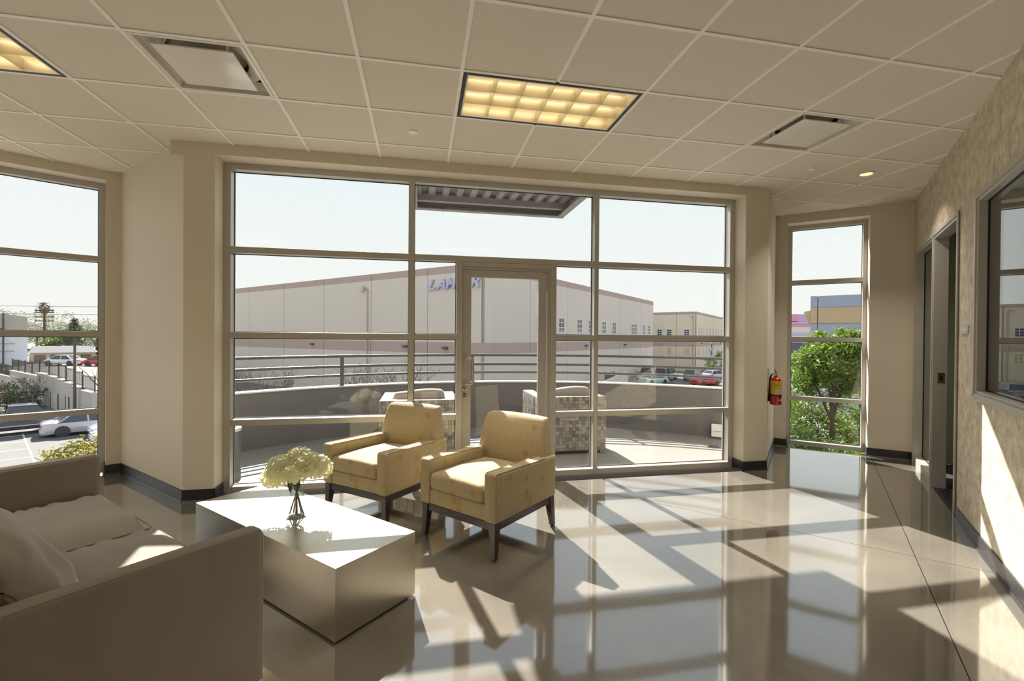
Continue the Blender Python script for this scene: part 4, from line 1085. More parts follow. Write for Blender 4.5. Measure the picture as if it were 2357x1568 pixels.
# ---- blue-grey building with orange band seen through the right window
bg = thing('blue_grey_building', 'blue-grey building with a wide orange band behind the green tree', 'building', (33.29, 34.22, G), math.radians(-45))
BLU = mat('blue_grey_panel', rgb(166, 172, 190), 0.75, var=0.04, vscale=0.5); ORG = mat('orange_panel', rgb(200, 174, 138), 0.75, var=0.03, vscale=0.5)
for x0, x1 in ((0.0, 0.48), (0.56, 14.0)):
    MB().box(x0, x1, 0, 10, 0, 2.83-G).build('lower_panel', BLU, bg)
    MB().box(x0, x1, -0.05, 10, 2.85-G, 4.20-G).build('orange_band', ORG, bg)
    MB().box(x0, x1, 0, 10, 4.22-G, 5.22-G).build('upper_panel', BLU, bg)
MB().box(0.02, 13.9, 0.05, 9.9, 0, 5.15-G).build('core_wall', JOINT, bg)
MB().hull8([(-0.14, 0.1, 2.83-G), (0, 0.1, 2.83-G), (0, 3, 2.83-G), (-0.14, 3, 2.83-G)], [(-0.50, 0.1, 3.85-G), (0, 0.1, 4.0-G), (0, 3, 4.0-G), (-0.50, 3, 3.85-G)]).build('side_bracket', ORG, bg)
pk = thing('pink_storefront', 'low white building with pink roof fascia left of the blue-grey building', 'building', (53.6, 60.6, G), math.radians(-11))
PINK = mat('pink_fascia', rgb(232, 150, 178), 0.6); MAUV = mat('mauve_fascia', rgb(202, 172, 208), 0.6); LILAC = mat('lilac_trim', rgb(200, 190, 222), 0.6)
PW = mat('cream_storefront', rgb(226, 222, 212), 0.7)
MB().box(0, 2.7, 0, 6, 4.2-G, 5.3-G).build('fascia', PINK, pk); MB().box(2.7, 9, 0, 6, 4.1-G, 5.3-G).build('fascia', MAUV, pk)
MB().box(-0.2, 9, -0.2, 6, 3.85-G, 4.1-G).build('trim_band', LILAC, pk); MB().box(0, 9, -0.1, 6, 3.4-G, 3.84-G).build('fascia', PINK, pk)
MB().box(0, 9, 0, 6, 2.5-G, 3.4-G).build('wall_panel', PW, pk); MB().box(0, 9, -0.1, 6, 2.1-G, 2.5-G).build('trim_band', LILAC, pk)
MB().box(0, 9, 0, 6, 1.0-G, 2.1-G).build('wall_panel', PW, pk); MB().box(0, 9, 0, 6, 0, 1.0-G).build('shop_window', mat('shop_dark', rgb(86, 88, 104), 0.3), pk)
# ------------------------------------------------------------------ plants
def leaf_mesh(mb, c, size, rnd, aspect=0.42, fold=0.25, down=0.0):
    d = Vector((rnd.gauss(0, 1), rnd.gauss(0, 1), rnd.gauss(0, 0.7)-down)).normalized()
    u = d.orthogonal().normalized(); u = (Matrix.Rotation(rnd.uniform(0, 2*PI), 3, d) @ u); nn = d.cross(u)
    L = size*rnd.uniform(0.7, 1.25); w = L*aspect
    p = Vector(c)
    mb.add([p, p+d*L*0.45+u*w*0.5+nn*fold*w*0.5, p+d*L, p+d*L*0.45-u*w*0.5+nn*fold*w*0.5, p+d*L*0.5], [(0, 1, 4), (1, 2, 4), (0, 4, 3), (4, 2, 3)])
def branchy(mb, p, d, L, r, depth, rnd, tips, spread=0.6):
    q = p+d*L
    mid_ = p+d*L*0.5+Vector((rnd.uniform(-1, 1), rnd.uniform(-1, 1), rnd.uniform(-.4, .4)))*L*0.06
    mb.tube([p, mid_, q], [r, r*0.85, r*0.65], 5 if depth < 2 else 7, cap=False)
    tips.append((q, depth))
    if depth <= 0: return
    for k in range(3 if depth > 1 else 2):
        nd = (d+Vector((rnd.uniform(-1, 1), rnd.uniform(-1, 1), rnd.uniform(-0.25, 0.8)))*spread).normalized()
        branchy(mb, p+d*L*rnd.uniform(0.6, 1.0), nd, L*rnd.uniform(0.55, 0.8), r*0.6, depth-1, rnd, tips, spread)
def tree(name, label, cat, loc, trunk_h, r0, crowns, nleaf, lsize, lmat, seed=1, group=None, aspect=0.42, clump=60, bark=BARK):
    rnd = random.Random(seed)
    t = thing(name, label, cat, loc, group=group)
    tr = MB(); top = Vector((rnd.uniform(-.1, .1), rnd.uniform(-.1, .1), trunk_h))
    tr.tube([(0, 0, -0.05), (rnd.uniform(-.05, .05), 0, trunk_h*0.5), top], [r0, r0*0.8, r0*0.65], 8)
    for c in crowns:
        e = Vector(c[:3])
        tr.tube([top-Vector((0, 0, trunk_h*0.12)), top*0.5+e*0.5+Vector((0, 0, -0.1*c[3])), e], [r0*0.5, r0*0.35, r0*0.15], 6)
        for k in range(3):
            q = e+Vector((rnd.uniform(-1, 1)*c[3], rnd.uniform(-1, 1)*c[3], rnd.uniform(-.2, 1)*c[4]))*0.7
            tr.tube([top*0.3+e*0.7, q], [r0*0.2, r0*0.06], 5)
    tr.build('trunk', bark, t, smooth=60)
    mb = MB(); tot = sum(c[3]*c[3]*c[4] for c in crowns)
    for c in crowns:
        nn = int(nleaf*c[3]*c[3]*c[4]/tot); ncl = max(4, nn//clump)
        for k in range(ncl):
            while True:
                a = Vector((rnd.uniform(-1, 1), rnd.uniform(-1, 1), rnd.uniform(-1, 1)))
                if 0.25 < a.length < 1: break
            a = a.normalized()*(a.length**0.5)
            cc = Vector((c[0]+a.x*c[3], c[1]+a.y*c[3], c[2]+a.z*c[4])); rr = 0.26*c[3]
            for q in range(nn//ncl):
                b = Vector((rnd.gauss(0, 1), rnd.gauss(0, 1), rnd.gauss(0, 0.8)))*rr*0.55
                leaf_mesh(mb, cc+b, lsize, rnd, aspect, down=0.2)
    tag(mb.build('foliage', lmat, t, uv=False), kind='stuff')
    return t
LEAF1 = mat('bright_leaf', rgb(112, 136, 50), 0.45, var=0.35, vscale=3.0, translucent=0.45)
LEAF2 = mat('shrub_leaf', rgb(92, 112, 52), 0.45, var=0.35, vscale=3.0, translucent=0.35)
LEAF3 = mat('haze_paled_leaf', rgb(150, 154, 132), 0.7, var=0.2, vscale=0.6, translucent=0.3)  # distance haze put into the leaf colour as an even pale grey-green
LEAF4 = mat('dark_hedge_leaf', rgb(70, 82, 62), 0.6, var=0.3, vscale=1.0, translucent=0.2)
LEAF5 = mat('autumn_leaf', rgb(150, 142, 60), 0.5, var=0.45, vscale=5.0, translucent=0.4)
# tree and shrubs outside the right window, rooted in the lower ground
tree('garden_tree', 'bright green leafy tree outside the narrow right window', 'tree', (14.1, 13.5, G), 4.1, 0.11,
     [(0.05, 0.0, 5.75, 1.10, 0.75), (-0.72, 0.5, 5.40, 0.72, 0.60), (0.72, -0.4, 6.15, 0.75, 0.55), (0.1, -0.1, 6.45, 0.60, 0.36), (0.62, 0.0, 5.30, 0.75, 0.55), (-0.1, 0.1, 4.9, 0.8, 0.5)], 11000, 0.17, LEAF1, 3, aspect=0.38, clump=45)
shr = [(11.9, 14.0, -0.30, 1.15, 'leafy shrub at the left under the green tree'), (13.7, 15.6, -0.35, 1.25, 'leafy shrub directly behind the green tree trunk'),
       (15.5, 13.9, -0.3, 1.25, 'leafy shrub at the right under the green tree'), (11.6, 12.3, -1.3, 1.1, 'low shrub in front left of the green tree'),
       (13.2, 11.9, -1.7, 1.1, 'low shrub in front of the green tree trunk'), (14.9, 11.8, -1.4, 1.15, 'low shrub in front right of the green tree')]
for k, (x, y, zt, r_, lb) in enumerate(shr):
    zc = zt-r_*0.8-G
    tree('shrub', lb, 'shrub', (x, y, G), max(0.4, zc-0.5), 0.05, [(0, 0, zc, r_, r_*0.85), (0.3, 0.25, zc-0.9, r_*1.1, r_*0.9)], 6500, 0.15, LEAF2 if k % 2 else LEAF1, 20+k, 'shrubs under the right window', 0.36, 40)
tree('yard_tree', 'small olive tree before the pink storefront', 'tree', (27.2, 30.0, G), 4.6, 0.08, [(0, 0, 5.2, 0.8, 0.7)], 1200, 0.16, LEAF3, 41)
# branch of a shrub rising outside the left window
tree('autumn_shrub', 'yellow-green shrub with reddish leaf tips outside the left window', 'shrub', (-5.15, 8.2, G), 3.9, 0.05,
     [(0.1, 0.05, 4.60, 0.42, 0.16), (-0.36, 0.0, 4.55, 0.28, 0.10), (0.5, 0.1, 4.66, 0.42, 0.18), (0.75, 0.1, 4.4, 0.5, 0.2)], 2600, 0.075, LEAF5, 51, aspect=0.45, clump=30)

# bare twiggy saplings beyond the parapet
TWIG = mat('dry_twig', rgb(112, 98, 92), 0.8)
for k, (x, y, top, lb) in enumerate(((-5.2, 9.6, 1.10, 'tallest bare sapling behind the left end of the railing'), (-4.6, 10.2, 0.70, 'bare twiggy sapling second from the left behind the railing'),
        (-3.9, 10.5, 0.62, 'low bare sapling third from the left behind the railing'), (-3.2, 11.0, 0.70, 'bare sapling just left of the railing post'), (-1.5, 11.4, 0.75, 'bare sapling with a few dry leaves right of the railing post'), (-0.35, 11.8, 0.75, 'bare sapling with dry leaves beside the window mullion'))):
    rnd = random.Random(70+k); t = thing('sapling', lb, 'sapling', (x, y, G), group='bare saplings behind the parapet')
    mb = MB(); tips = []
    mb.tube([(0, 0, 0), (0.02, 0.0, top-G-1.5)], [0.04, 0.022], 6, cap=False)
    for q in range(5):
        branchy(mb, Vector((0.02, 0, top-G-1.5)), Vector((rnd.uniform(-.5, .5), rnd.uniform(-.4, .4), 1)).normalized(), 0.72, 0.016, 3, rnd, tips, 0.5)
    mb.build('branches', TWIG, t)
    lf = MB()
    for p, dd in tips:
        if rnd.random() < (0.55 if k > 3 else 0.25): leaf_mesh(lf, p, 0.05, rnd)
    if lf.v: tag(lf.build('dry_leaves', mat('dry_leaf', rgb(120, 104, 84), 0.8), t, uv=False), kind='stuff')

# ------------------------------------------------------------------ cars
CG = mat('car_glass', rgb(52, 60, 74), 0.06, spec=0.9)
TAILR = mat('tail_light', rgb(214, 110, 80), 0.3)
TRIM = mat('car_trim', rgb(60, 60, 64), 0.4)
def paint(name, c): return mat('car_paint_'+name, c, 0.22, metal=0.15, coat=0.7)
def loft(mb, st):
    # st: list of (x, [(y, z) half section from bottom centre outwards to top centre])
    n = len(st[0][1]); rings = []
    for x, sec in st:
        ring = [(x, y, z) for y, z in sec]+[(x, -y, z) for y, z in reversed(sec) if y > 1e-6]
        rings.append(ring)
    m_ = len(rings[0]); v = [p for r in rings for p in r]; f = []
    for i in range(len(rings)-1):
        for k in range(m_): f.append((i*m_+k, i*m_+(k+1) % m_, (i+1)*m_+(k+1) % m_, (i+1)*m_+k))
    f.append(tuple(range(m_-1, -1, -1))); f.append(tuple(range((len(rings)-1)*m_, len(rings)*m_)))
    mb.add(v, f)
def car(name, label, cat, loc, heading, kind, pm, group=None):
    c = thing(name, label, cat, loc, math.radians(heading), group=group)
    if kind == 'sedan': Lg, Wd, belt, roof, wb, wr = 4.6, 0.88, 0.90, 1.42, 2.70, 0.32; hood, boot = 0.88, 0.95; gh = (-1.55, -0.85, 0.55, 1.35)
    elif kind == 'pickup': Lg, Wd, belt, roof, wb, wr = 5.6, 0.98, 1.10, 1.85, 3.5, 0.39; hood, boot = 1.12, 1.12; gh = (-0.35, -0.15, 1.05, 1.65)
    elif kind == 'van': Lg, Wd, belt, roof, wb, wr = 5.2, 0.98, 1.15, 2.0, 3.2, 0.37; hood, boot = 1.15, 1.12; gh = (-2.5, -2.35, 1.1, 1.75)
    else: Lg, Wd, belt, roof, wb, wr = 4.6, 0.92, 1.05, 1.72, 2.7, 0.36; hood, boot = 1.02, 1.02; gh = (-2.2, -1.8, 0.55, 1.2)
    h = Lg/2; zb = 0.22 if kind == 'sedan' else 0.34
    def sec(w, zt): return [(0, zb), (w*0.93, zb), (w, zb+0.18), (w, zt*0.72), (w*0.95, zt*0.94), (w*0.80, zt), (0, zt+0.015)]
    st = [(-h, sec(Wd*0.86, boot*0.86)), (-h+0.12, sec(Wd*0.95, boot*0.96)), (-h+0.5, sec(Wd, boot)), (gh[0], sec(Wd, belt)), (0, sec(Wd, belt)), (gh[3], sec(Wd, belt)), (h-0.7, sec(Wd*0.98, hood*0.95)), (h-0.15, sec(Wd*0.92, hood*0.80)), (h, sec(Wd*0.80, hood*0.66))]
    st = sorted({round(s_[0], 3): s_ for s_ in st}.values(), key=lambda q: q[0])
    mb = MB(); loft(mb, st); mb.build('body', pm, c, smooth=35)
    # greenhouse glass and roof
    x0, x1, x2, x3 = gh; wb_, wt_ = Wd*0.93, Wd*0.74
    gm = MB().hull8([(x0, -wb_, belt-0.03), (x3, -wb_, belt-0.03), (x3, wb_, belt-0.03), (x0, wb_, belt-0.03)], [(x1, -wt_, roof-0.05), (x2, -wt_, roof-0.05), (x2, wt_, roof-0.05), (x1, wt_, roof-0.05)])
    cab = gm.build('cabin_glass', CG, c)
    MB().rbox(x1-0.05, x2+0.05, -wt_-0.02, wt_+0.02, roof-0.07, roof, 0.03, 2, (4, 3, 1)).build('roof', pm, c, smooth=40)
    for sy in (-1, 1):
        for xb, xt in ((x0, x1), ((x0+x3)/2-0.05, (x1+x2)/2-0.05), (x3-0.02, x2)):
            MB().hull8([(xb-0.04, sy*(wb_+0.004)-0.02, belt-0.03), (xb+0.04, sy*(wb_+0.004)-0.02, belt-0.03), (xb+0.04, sy*(wb_+0.004)+0.02, belt-0.03), (xb-0.04, sy*(wb_+0.004)+0.02, belt-0.03)],
                       [(xt-0.04, sy*(wt_+0.004)-0.02, roof-0.05), (xt+0.04, sy*(wt_+0.004)-0.02, roof-0.05), (xt+0.04, sy*(wt_+0.004)+0.02, roof-0.05), (xt-0.04, sy*(wt_+0.004)+0.02, roof-0.05)]).build('pillar', pm, c)
        MB().rbox(x3-0.25, x3-0.12, *sorted((sy*(Wd+0.02), sy*(Wd+0.17))), belt, belt+0.13, 0.02, 2, (1, 1, 1)).build('mirror', pm, c, smooth=40)
        MB().box(-h-0.005, -h+0.10, *sorted((sy*Wd*0.50, sy*Wd*0.88)), boot*0.66, boot*0.84).build('tail_light', TAILR, c)
        MB().box(h-0.14, h+0.003, *sorted((sy*Wd*0.45, sy*Wd*0.82)), hood*0.58, hood*0.72).build('headlight', CAP, c)
        for xw in (-wb/2, wb/2):
            M = T(xw, sy*(Wd-0.11), wr, rx=PI/2)
            wl_ = MB().lathe([(wr*0.62, -0.10), (wr*0.97, -0.10), (wr, -0.07), (wr, 0.07), (wr*0.97, 0.10), (wr*0.62, 0.10)], 20, M, cap=False).build('tyre', RUBBER, c, smooth=50)
            MB().lathe([(0.0, -0.09 if sy > 0 else 0.09), (wr*0.20, -0.095 if sy > 0 else 0.095), (wr*0.63, -0.08 if sy > 0 else 0.08), (wr*0.63, 0.06 if sy > 0 else -0.06), (0, 0.06 if sy > 0 else -0.06)], 16, M, cap=False).build('hub', HUB, wl_, smooth=40)
            MB().lathe([(wr*1.16, -0.13), (wr*1.16, 0.112)], 18, M).build('wheel_arch', TRIM, c)
        if kind == 'pickup': MB().box(-h+0.3, h-0.5, *sorted((sy*(Wd-0.005), sy*(Wd+0.01))), 0.58, 0.64).build('side_trim', CAP, c)
    for xx in (-h-0.06, h-0.08): MB().rbox(xx, xx+0.16, -Wd*0.86, Wd*0.86, zb+0.08, zb+0.30, 0.04, 2, (1, 4, 1)).build('bumper', pm if kind == 'sedan' else HUB, c, smooth=40)
    if kind == 'pickup':
        MB().box(-h+0.12, -0.45, -Wd+0.10, Wd-0.10, boot-0.02, boot+0.03).build('bed_cover', TRIM, c)
    if kind in ('van', 'suv'):
        for sy in (-1, 1): MB().tube([(x1+0.1, sy*wt_*0.9, roof+0.04), (x2-0.1, sy*wt_*0.9, roof+0.04)], 0.02, 6).build('roof_rack', TRIM, c)
    return c
cg = 'cars parked around the yards'
car('pickup_truck', 'dark navy pickup truck parked in the lot below', 'truck', (-25.6, 34.9, G), 38, 'pickup', paint('navy', rgb(62, 66, 84)), cg)
car('car', 'silver sedan parked beside the dark pickup truck', 'car', (-21.3, 34.9, G), 36, 'sedan', paint('silver', rgb(196, 194, 200)), cg)
car('car', 'white-blue car half hidden behind the yellow-green shrub', 'car', (-18.2, 34.2, G), 218, 'sedan', paint('pearl', rgb(214, 218, 236)), cg)
car('car', 'pale car nearest the yellow-green shrub', 'car', (-16.9, 32.2, G), 218, 'sedan', paint('pale', rgb(224, 226, 232)), cg)
car('car', 'white sedan on the upper street behind the fence', 'car', (-47.6, 73.0, -2.85), 172, 'sedan', paint('white', rgb(232, 232, 236)), cg)
car('car', 'red car on the upper street at the window frame', 'car', (-42.2, 71.6, -2.85), 172, 'sedan', paint('red', rgb(190, 60, 66)), cg)
car('van', 'white van parked beside the cream block', 'van', (37.2, 64.9, G), 40, 'van', paint('van_white', rgb(224, 224, 226)), cg)
car('car', 'grey sport utility car right of the white van', 'car', (41.3, 64.0, G), 40, 'suv', paint('grey', rgb(150, 152, 158)), cg)
car('car', 'white sedan farthest right before the yard trees', 'car', (46.2, 66.2, G), 20, 'sedan', paint('white', rgb(232, 232, 236)), cg)
car('pickup_truck', 'tan pickup truck left of the white van', 'truck', (34.9, 66.9, G), 50, 'pickup', paint('tan', rgb(190, 172, 150)), cg)
car('car', 'red car with white roof peeking over the parapet', 'car', (38.8, 57.3, G), 15, 'sedan', paint('red', rgb(190, 60, 66)), cg)
car('car', 'mint green car below the white van', 'car', (32.4, 59.9, G), 20, 'sedan', paint('mint', rgb(190, 222, 212)), cg)

# flagpole and yard trees by the cream block
fp = thing('flagpole', 'tall flagpole with striped flag before the cream block', 'flagpole', (47.8, 69.3, G))
MB().tube([(0, 0, 0), (0, 0, 5.7)], [0.07, 0.04], 8).build('pole', CAP, fp, smooth=60); MB().ellipsoid((0, 0, 5.76), 0.09, 0.09, 0.09, 10, 6).build('finial', CAP, fp, smooth=60)
REDF = mat('flag_red', rgb(186, 50, 60), 0.8); BLUF = mat('flag_blue', rgb(70, 76, 120), 0.8); WHF = mat('flag_white', rgb(230, 228, 226), 0.8)
for k in range(7):
    def q(t, e): return (0.06+0.22*t+0.05*math.sin(e*3+t*4), 0.03*math.sin(e*5+t*6), 5.55-e)
    mb = MB(); n = 8
    for s in range(n):
        e0, e1 = 1.9*s/n, 1.9*(s+1)/n; t0, t1 = k/7*1.6, (k+1)/7*1.6
        a = [q(t0, e0), q(t1, e0), q(t1, e1), q(t0, e1)]
        mb.hull8(a, [(x, y+0.012, z) for x, y, z in a])
    mb.build('flag_stripe', (BLUF if k < 3 else REDF if k % 2 == 0 else WHF), fp)
tree('yard_tree', 'round yard tree left of two by the white sedan', 'tree', (46.6, 67.6, G), 1.9, 0.12, [(0, 0, 2.6, 1.0, 0.95)], 1400, 0.2, LEAF2, 61, 'yard trees by the cream block')
tree('yard_tree', 'taller yard tree at the right window jamb', 'tree', (49.6, 68.4, G), 2.2, 0.14, [(0, 0, 3.3, 1.3, 1.2)], 1600, 0.22, LEAF2, 62, 'yard trees by the cream block')

# ------------------------------------------------------------------ left view: lot lines, retaining wall, fence, street
ll = math.radians(38)
for k, off in enumerate((-1.4, 1.2, 3.8, 6.4, 9.0, 11.6)):
    o = MB().box(-7.0, 0.16, -0.05, 0.05, 0, 0.006).build('parking_line', LINEM)
    o.location = (-24.0+off*0.616, 33.2-off*0.788, G); o.rotation_euler = (0, 0, ll)
    tag(o, 'painted white parking bay line, number %s out from the pickup truck' % ('one', 'two', 'three', 'four', 'five', 'six')[k], 'road marking', 'painted parking lines')
o = MB().box(-1, 16, -0.04, 0.04, 0, 0.006).build('parking_line', LINEM); o.location = (-24.5, 34.2, G); o.rotation_euler = (0, 0, ll-PI/2)
tag(o, 'long painted line crossing the ends of the parking bays', 'road marking', 'painted parking lines')

RETW = mat('retaining_concrete', rgb(190, 184, 176), 0.85, var=0.06, vscale=0.6)
rt = thing('retaining_wall', 'tall pale retaining wall with stepped top behind the parking lot', 'wall', (-24.2, 40.0, G), math.radians(135))
steps = [(-1.0, 2.0, 2.05), (2.0, 4.2, 2.25), (4.2, 6.4, 2.4), (6.4, 8.6, 2.55), (8.6, 11.6, 2.65), (11.6, 14.9, 2.75), (14.9, 26.2, 2.45), (26.2, 50, 1.75)]
for a, b, z in steps:
    p = MB().box(a, b, 0, 0.35, 0, z).build('wall_section', RETW, rt); MB().box(a-0.03, b+0.03, -0.05, 0.40, z, z+0.08).build('coping', CAP, p)
for a, b in ((7.7, 9.9), (4.6, 5.4)):
    d_ = MB().box(a, b, 0.35, 0.40, 0.0, 1.3 if a > 5 else 1.35).build('steel_door', mat('pale_door', rgb(200, 196, 190), 0.6), rt)
    for xx in (a, b): MB().box(xx-0.04, xx+0.04, 0.38, 0.43, 0, 1.38).build('door_jamb', LAMPDARK, d_)
MB().box(11.0, 11.3, 0.35, 0.55, 1.40, 1.65).build('wall_lamp', LAMPDARK, rt)
fn = thing('iron_fence', 'dark iron picket fence on top of the retaining wall', 'fence', (-24.2, 40.0, G), math.radians(135))
pk_ = MB()
def topz(x):
    for a, b, z in steps:
        if a <= x < b: return z+0.08
    return steps[-1][2]+0.08
for k in range(int(40/0.2)):
    x = -0.8+0.2*k; z = topz(x); pk_.box(x-0.011, x+0.011, 0.16, 0.184, z, z+1.15)
tag(pk_.build('pickets', FENCE, fn), kind='stuff')
for a, b, z in steps:
    n = max(1, int((min(b, 40)-a)/2.4))
    for k in range(n+1):
        x = a+0.05+(min(b, 40)-a-0.1)*k/n; MB().box(x-0.04, x+0.04, 0.13, 0.21, z+0.08, z+1.3).build('fence_post', FENCE, fn)
    for zz in (0.15, 1.05): MB().box(a, min(b, 40), 0.155, 0.19, z+0.08+zz, z+0.12+zz).build('fence_rail', FENCE, fn)
LMP = mat('pole_brown', rgb(96, 82, 80), 0.6)
lp = thing('light_pole', 'brown light pole rising in front of the retaining wall', 'light pole', (-26.0, 40.9, G))
MB().tube([(0, 0, 0), (0, 0, 6.3)], [0.11, 0.08], 8).build('pole', LMP, lp, smooth=60); MB().lathe([(0.0, 0), (0.35, 0), (0.35, 0.3), (0.0, 0.3)], 14).build('footing', RETW, lp)
MB().box(-0.12, 0.75, -0.12, 0.12, 6.25, 6.4).build('lamp_head', LMP, lp)
tree('hedge_bush', 'dark green round bush against the retaining wall', 'shrub', (-34.2, 46.8, G), 0.8, 0.1, [(0, 0, 1.1, 1.6, 1.2), (1.2, -1.0, 0.9, 1.2, 0.9)], 3000, 0.22, LEAF4, 81)
tree('hedge_bush', 'bush with red flowers at the left end of the retaining wall', 'shrub', (-40.0, 51.6, G), 0.7, 0.1, [(0, 0, 0.9, 1.6, 0.9), (-1.6, 1.6, 0.8, 1.4, 0.8)], 2200, 0.2, mat('red_flower_leaf', rgb(150, 84, 70), 0.6, var=0.5, vscale=1.2), 82)
rnd = random.Random(5); bs = thing('bare_bush', 'leafless grey bush standing above the dark round bush', 'shrub', (-32.0, 45.6, G)); mb = MB(); tips = []
mb.tube([(0, 0, 0), (0, 0, 1.3)], [0.07, 0.05], 6)
for k in range(5): branchy(mb, Vector((0, 0, 1.2)), Vector((rnd.uniform(-.6, .6), rnd.uniform(-.6, .6), 1)).normalized(), 0.9, 0.03, 3, rnd, tips, 0.5)
mb.build('branches', TWIG, bs)

# white building, shops, poles and trees along the street
wbd = thing('white_building', 'white street building with grey gabled upper storey behind the fence', 'building', (-52.4, 73.8, -2.85), math.radians(217))
GREYU = mat('grey_upper_wall', rgb(186, 180, 170), 0.8); WHW = mat('white_lower_wall', rgb(226, 228, 236), 0.7)
MB().box(0, 15, -8, 0, 0, 4.0).build('lower_wall', WHW, wbd)
MB().add([(0, 0, 4.0), (15, 0, 4.0), (15, 0, 6.0), (9, 0, 7.1), (3, 0, 7.0), (0, 0, 6.5), (0, -8, 4.0), (15, -8, 4.0), (15, -8, 6.0), (9, -8, 7.1), (3, -8, 7.0), (0, -8, 6.5)],
         [(0, 5, 4, 3, 2, 1), (6, 7, 8, 9, 10, 11), (0, 6, 11, 5), (5, 11, 10, 4), (4, 10, 9, 3), (3, 9, 8, 2), (2, 8, 7, 1), (0, 1, 7, 6)]).build('upper_wall', GREYU, wbd)
window_part(wbd, T(0), 2.1, 4.3, 4.05, 4.95, 3, 1, fmat=LAMPDARK)
window_part(wbd, T(0), 5.6, 7.8, 4.05, 4.95, 3, 1, fmat=LAMPDARK)
MB().box(1.2, 15, 0, 0.10, 2.9, 3.0).build('wall_trim', GREYU, wbd); MB().box(1.2, 15, 0, 0.10, 1.9, 2.0).build('wall_trim', GREYU, wbd)
sh = thing('shop_row', 'low dark-roofed shop row beyond the upper street', 'building', (-49.6, 82.4, -2.85), math.radians(217))
MB().box(0, 7.0, -5, 0, 0, 1.5).build('shop_front', mat('shop_cream', rgb(200, 190, 170), 0.8), sh)
MB().hull8([(-0.4, -5.4, 1.5), (7.2, -5.4, 1.5), (7.2, 0.5, 1.5), (-0.4, 0.5, 1.5)], [(0.5, -4, 2.4), (6.6, -4, 2.4), (6.6, -2, 2.4), (0.5, -2, 2.4)]).build('roof', mat('shop_roof', rgb(84, 82, 90), 0.8), sh)
for k in range(4): MB().box(0.5+1.65*k, 1.7+1.65*k, 0, 0.05, 0.1, 1.2).build('shop_window', mat('shop_glass', rgb(120, 104, 88), 0.4), sh)
sp = thing('street_pole', 'thin dark pole before the white building', 'pole', (-53.9, 72.1, -2.85)); MB().tube([(0, 0, 0), (0, 0, 7.0)], 0.10, 8).build('shaft', LMP, sp); MB().box(-0.2, 0.2, -0.2, 0.2, 0, 0.1).build('base', LMP, sp)
up = thing('utility_pole', 'wooden utility pole with four crossarms beyond the street', 'utility pole', (-68.6, 100.3, -2.85), math.radians(-10))
MB().tube([(0, 0, 0), (0, 0, 8.9)], [0.22, 0.14], 8).build('pole', BARK, up, smooth=60)
for z in (8.6, 8.25, 7.4, 6.65):
    a = MB().box(-1.7, 1.7, -0.10, 0.10, z-0.09, z+0.09).build('crossarm', BARK, up)
    for x in (-1.5, -0.8, 0.8, 1.5): MB().lathe([(0.0, 0), (0.06, 0), (0.05, 0.16), (0.0, 0.18)], 8, T(x, 0, z+0.09)).build('insulator', LMP, a)
for zz, lb in ((9.35, 'upper overhead wire crossing above the trees'), (7.9, 'lower overhead wire crossing above the trees')):
    w_ = MB().tube([(-150, 116, zz-2.85+0.5), (-68.6, 100.3, zz-2.85), (-30, 93, zz-2.85+0.02)], 0.035, 5).build('overhead_wire', LMP); tag(w_, lb, 'wire', 'overhead wires')
pm_ = thing('palm_tree', 'tall thin palm tree rising over the street trees', 'palm', (-88.7, 129.7, -2.85))
MB().tube([(0, 0, 0), (0.2, 0, 6), (0, 0, 10.6)], [0.35, 0.28, 0.25], 8).build('trunk', BARK, pm_, smooth=60)
MB().lathe([(0.25, 8.6), (0.85, 9.8), (1.0, 10.8), (0.3, 11.2)], 10).build('dead_skirt', mat('palm_skirt', rgb(150, 128, 118), 0.9), pm_)
rnd = random.Random(9)
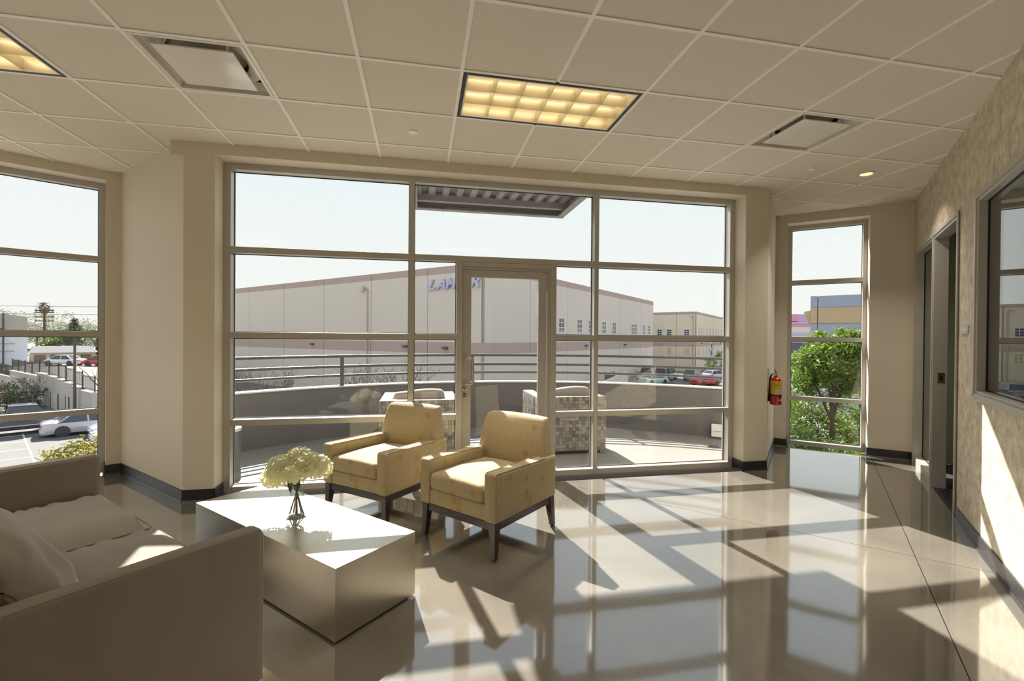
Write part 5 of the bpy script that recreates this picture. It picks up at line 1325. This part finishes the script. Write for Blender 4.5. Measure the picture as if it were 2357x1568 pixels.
for k in range(18):
    a = 2*PI*k/18; el = rnd.uniform(-0.3, 1.1); mb = MB(); prev = None
    pts = [Vector((math.cos(a)*t*math.cos(el), math.sin(a)*t*math.cos(el), 11.0+t*math.sin(el)-0.16*t*t)) for t in (0, 0.6, 1.2, 1.8)]
    sd = Vector((-math.sin(a), math.cos(a), 0)); ws = (0.05, 0.28, 0.30, 0.04)
    for q in range(3): mb.hull8([pts[q]-sd*ws[q], pts[q]+sd*ws[q], pts[q+1]+sd*ws[q+1], pts[q+1]-sd*ws[q+1]], [p+Vector((0, 0, 0.03)) for p in (pts[q]-sd*ws[q], pts[q]+sd*ws[q], pts[q+1]+sd*ws[q+1], pts[q+1]-sd*ws[q+1])])
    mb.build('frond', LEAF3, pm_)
FT = [(-95, 118, 11.5, 5.5, 'tallest street tree at the far left edge'), (-87, 116, 9.5, 4.6, 'pale street tree behind the white building'), (-80, 115, 8.8, 4.4, 'street tree left of the utility pole'),
      (-73.5, 113, 8.3, 4.2, 'street tree right of the utility pole'), (-66, 110, 6.9, 3.6, 'lower street tree between utility pole and conifer'), (-55, 108, 6.6, 3.4, 'street tree at the window frame behind the conifer'), (-60, 92, 4.4, 2.6, 'small green tree over the shop roofs')]
for k, (x, y, ht, r_, lb) in enumerate(FT):
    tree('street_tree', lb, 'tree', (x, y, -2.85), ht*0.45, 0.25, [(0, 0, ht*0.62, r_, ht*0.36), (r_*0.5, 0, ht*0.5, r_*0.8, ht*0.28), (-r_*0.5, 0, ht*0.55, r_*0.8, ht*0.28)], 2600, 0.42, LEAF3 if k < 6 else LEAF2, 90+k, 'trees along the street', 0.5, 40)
cf = thing('conifer', 'small pointed conifer over the shop roofs', 'tree', (-55.7, 87.5, -2.85)); MB().tube([(0, 0, 0), (0, 0, 6.8)], [0.2, 0.04], 7).build('trunk', BARK, cf)
mb = MB(); rnd = random.Random(12)
for k in range(1500):
    t = rnd.random()**0.7; z = 6.9-4.2*t; rr = 0.15+2.0*t; a = rnd.uniform(0, 2*PI); rad = rr*rnd.uniform(0.3, 1)
    leaf_mesh(mb, (rad*math.cos(a), rad*math.sin(a), z-0.25*rad), 0.42, rnd, 0.3, down=0.3)
tag(mb.build('foliage', LEAF4, cf, uv=False), kind='stuff')
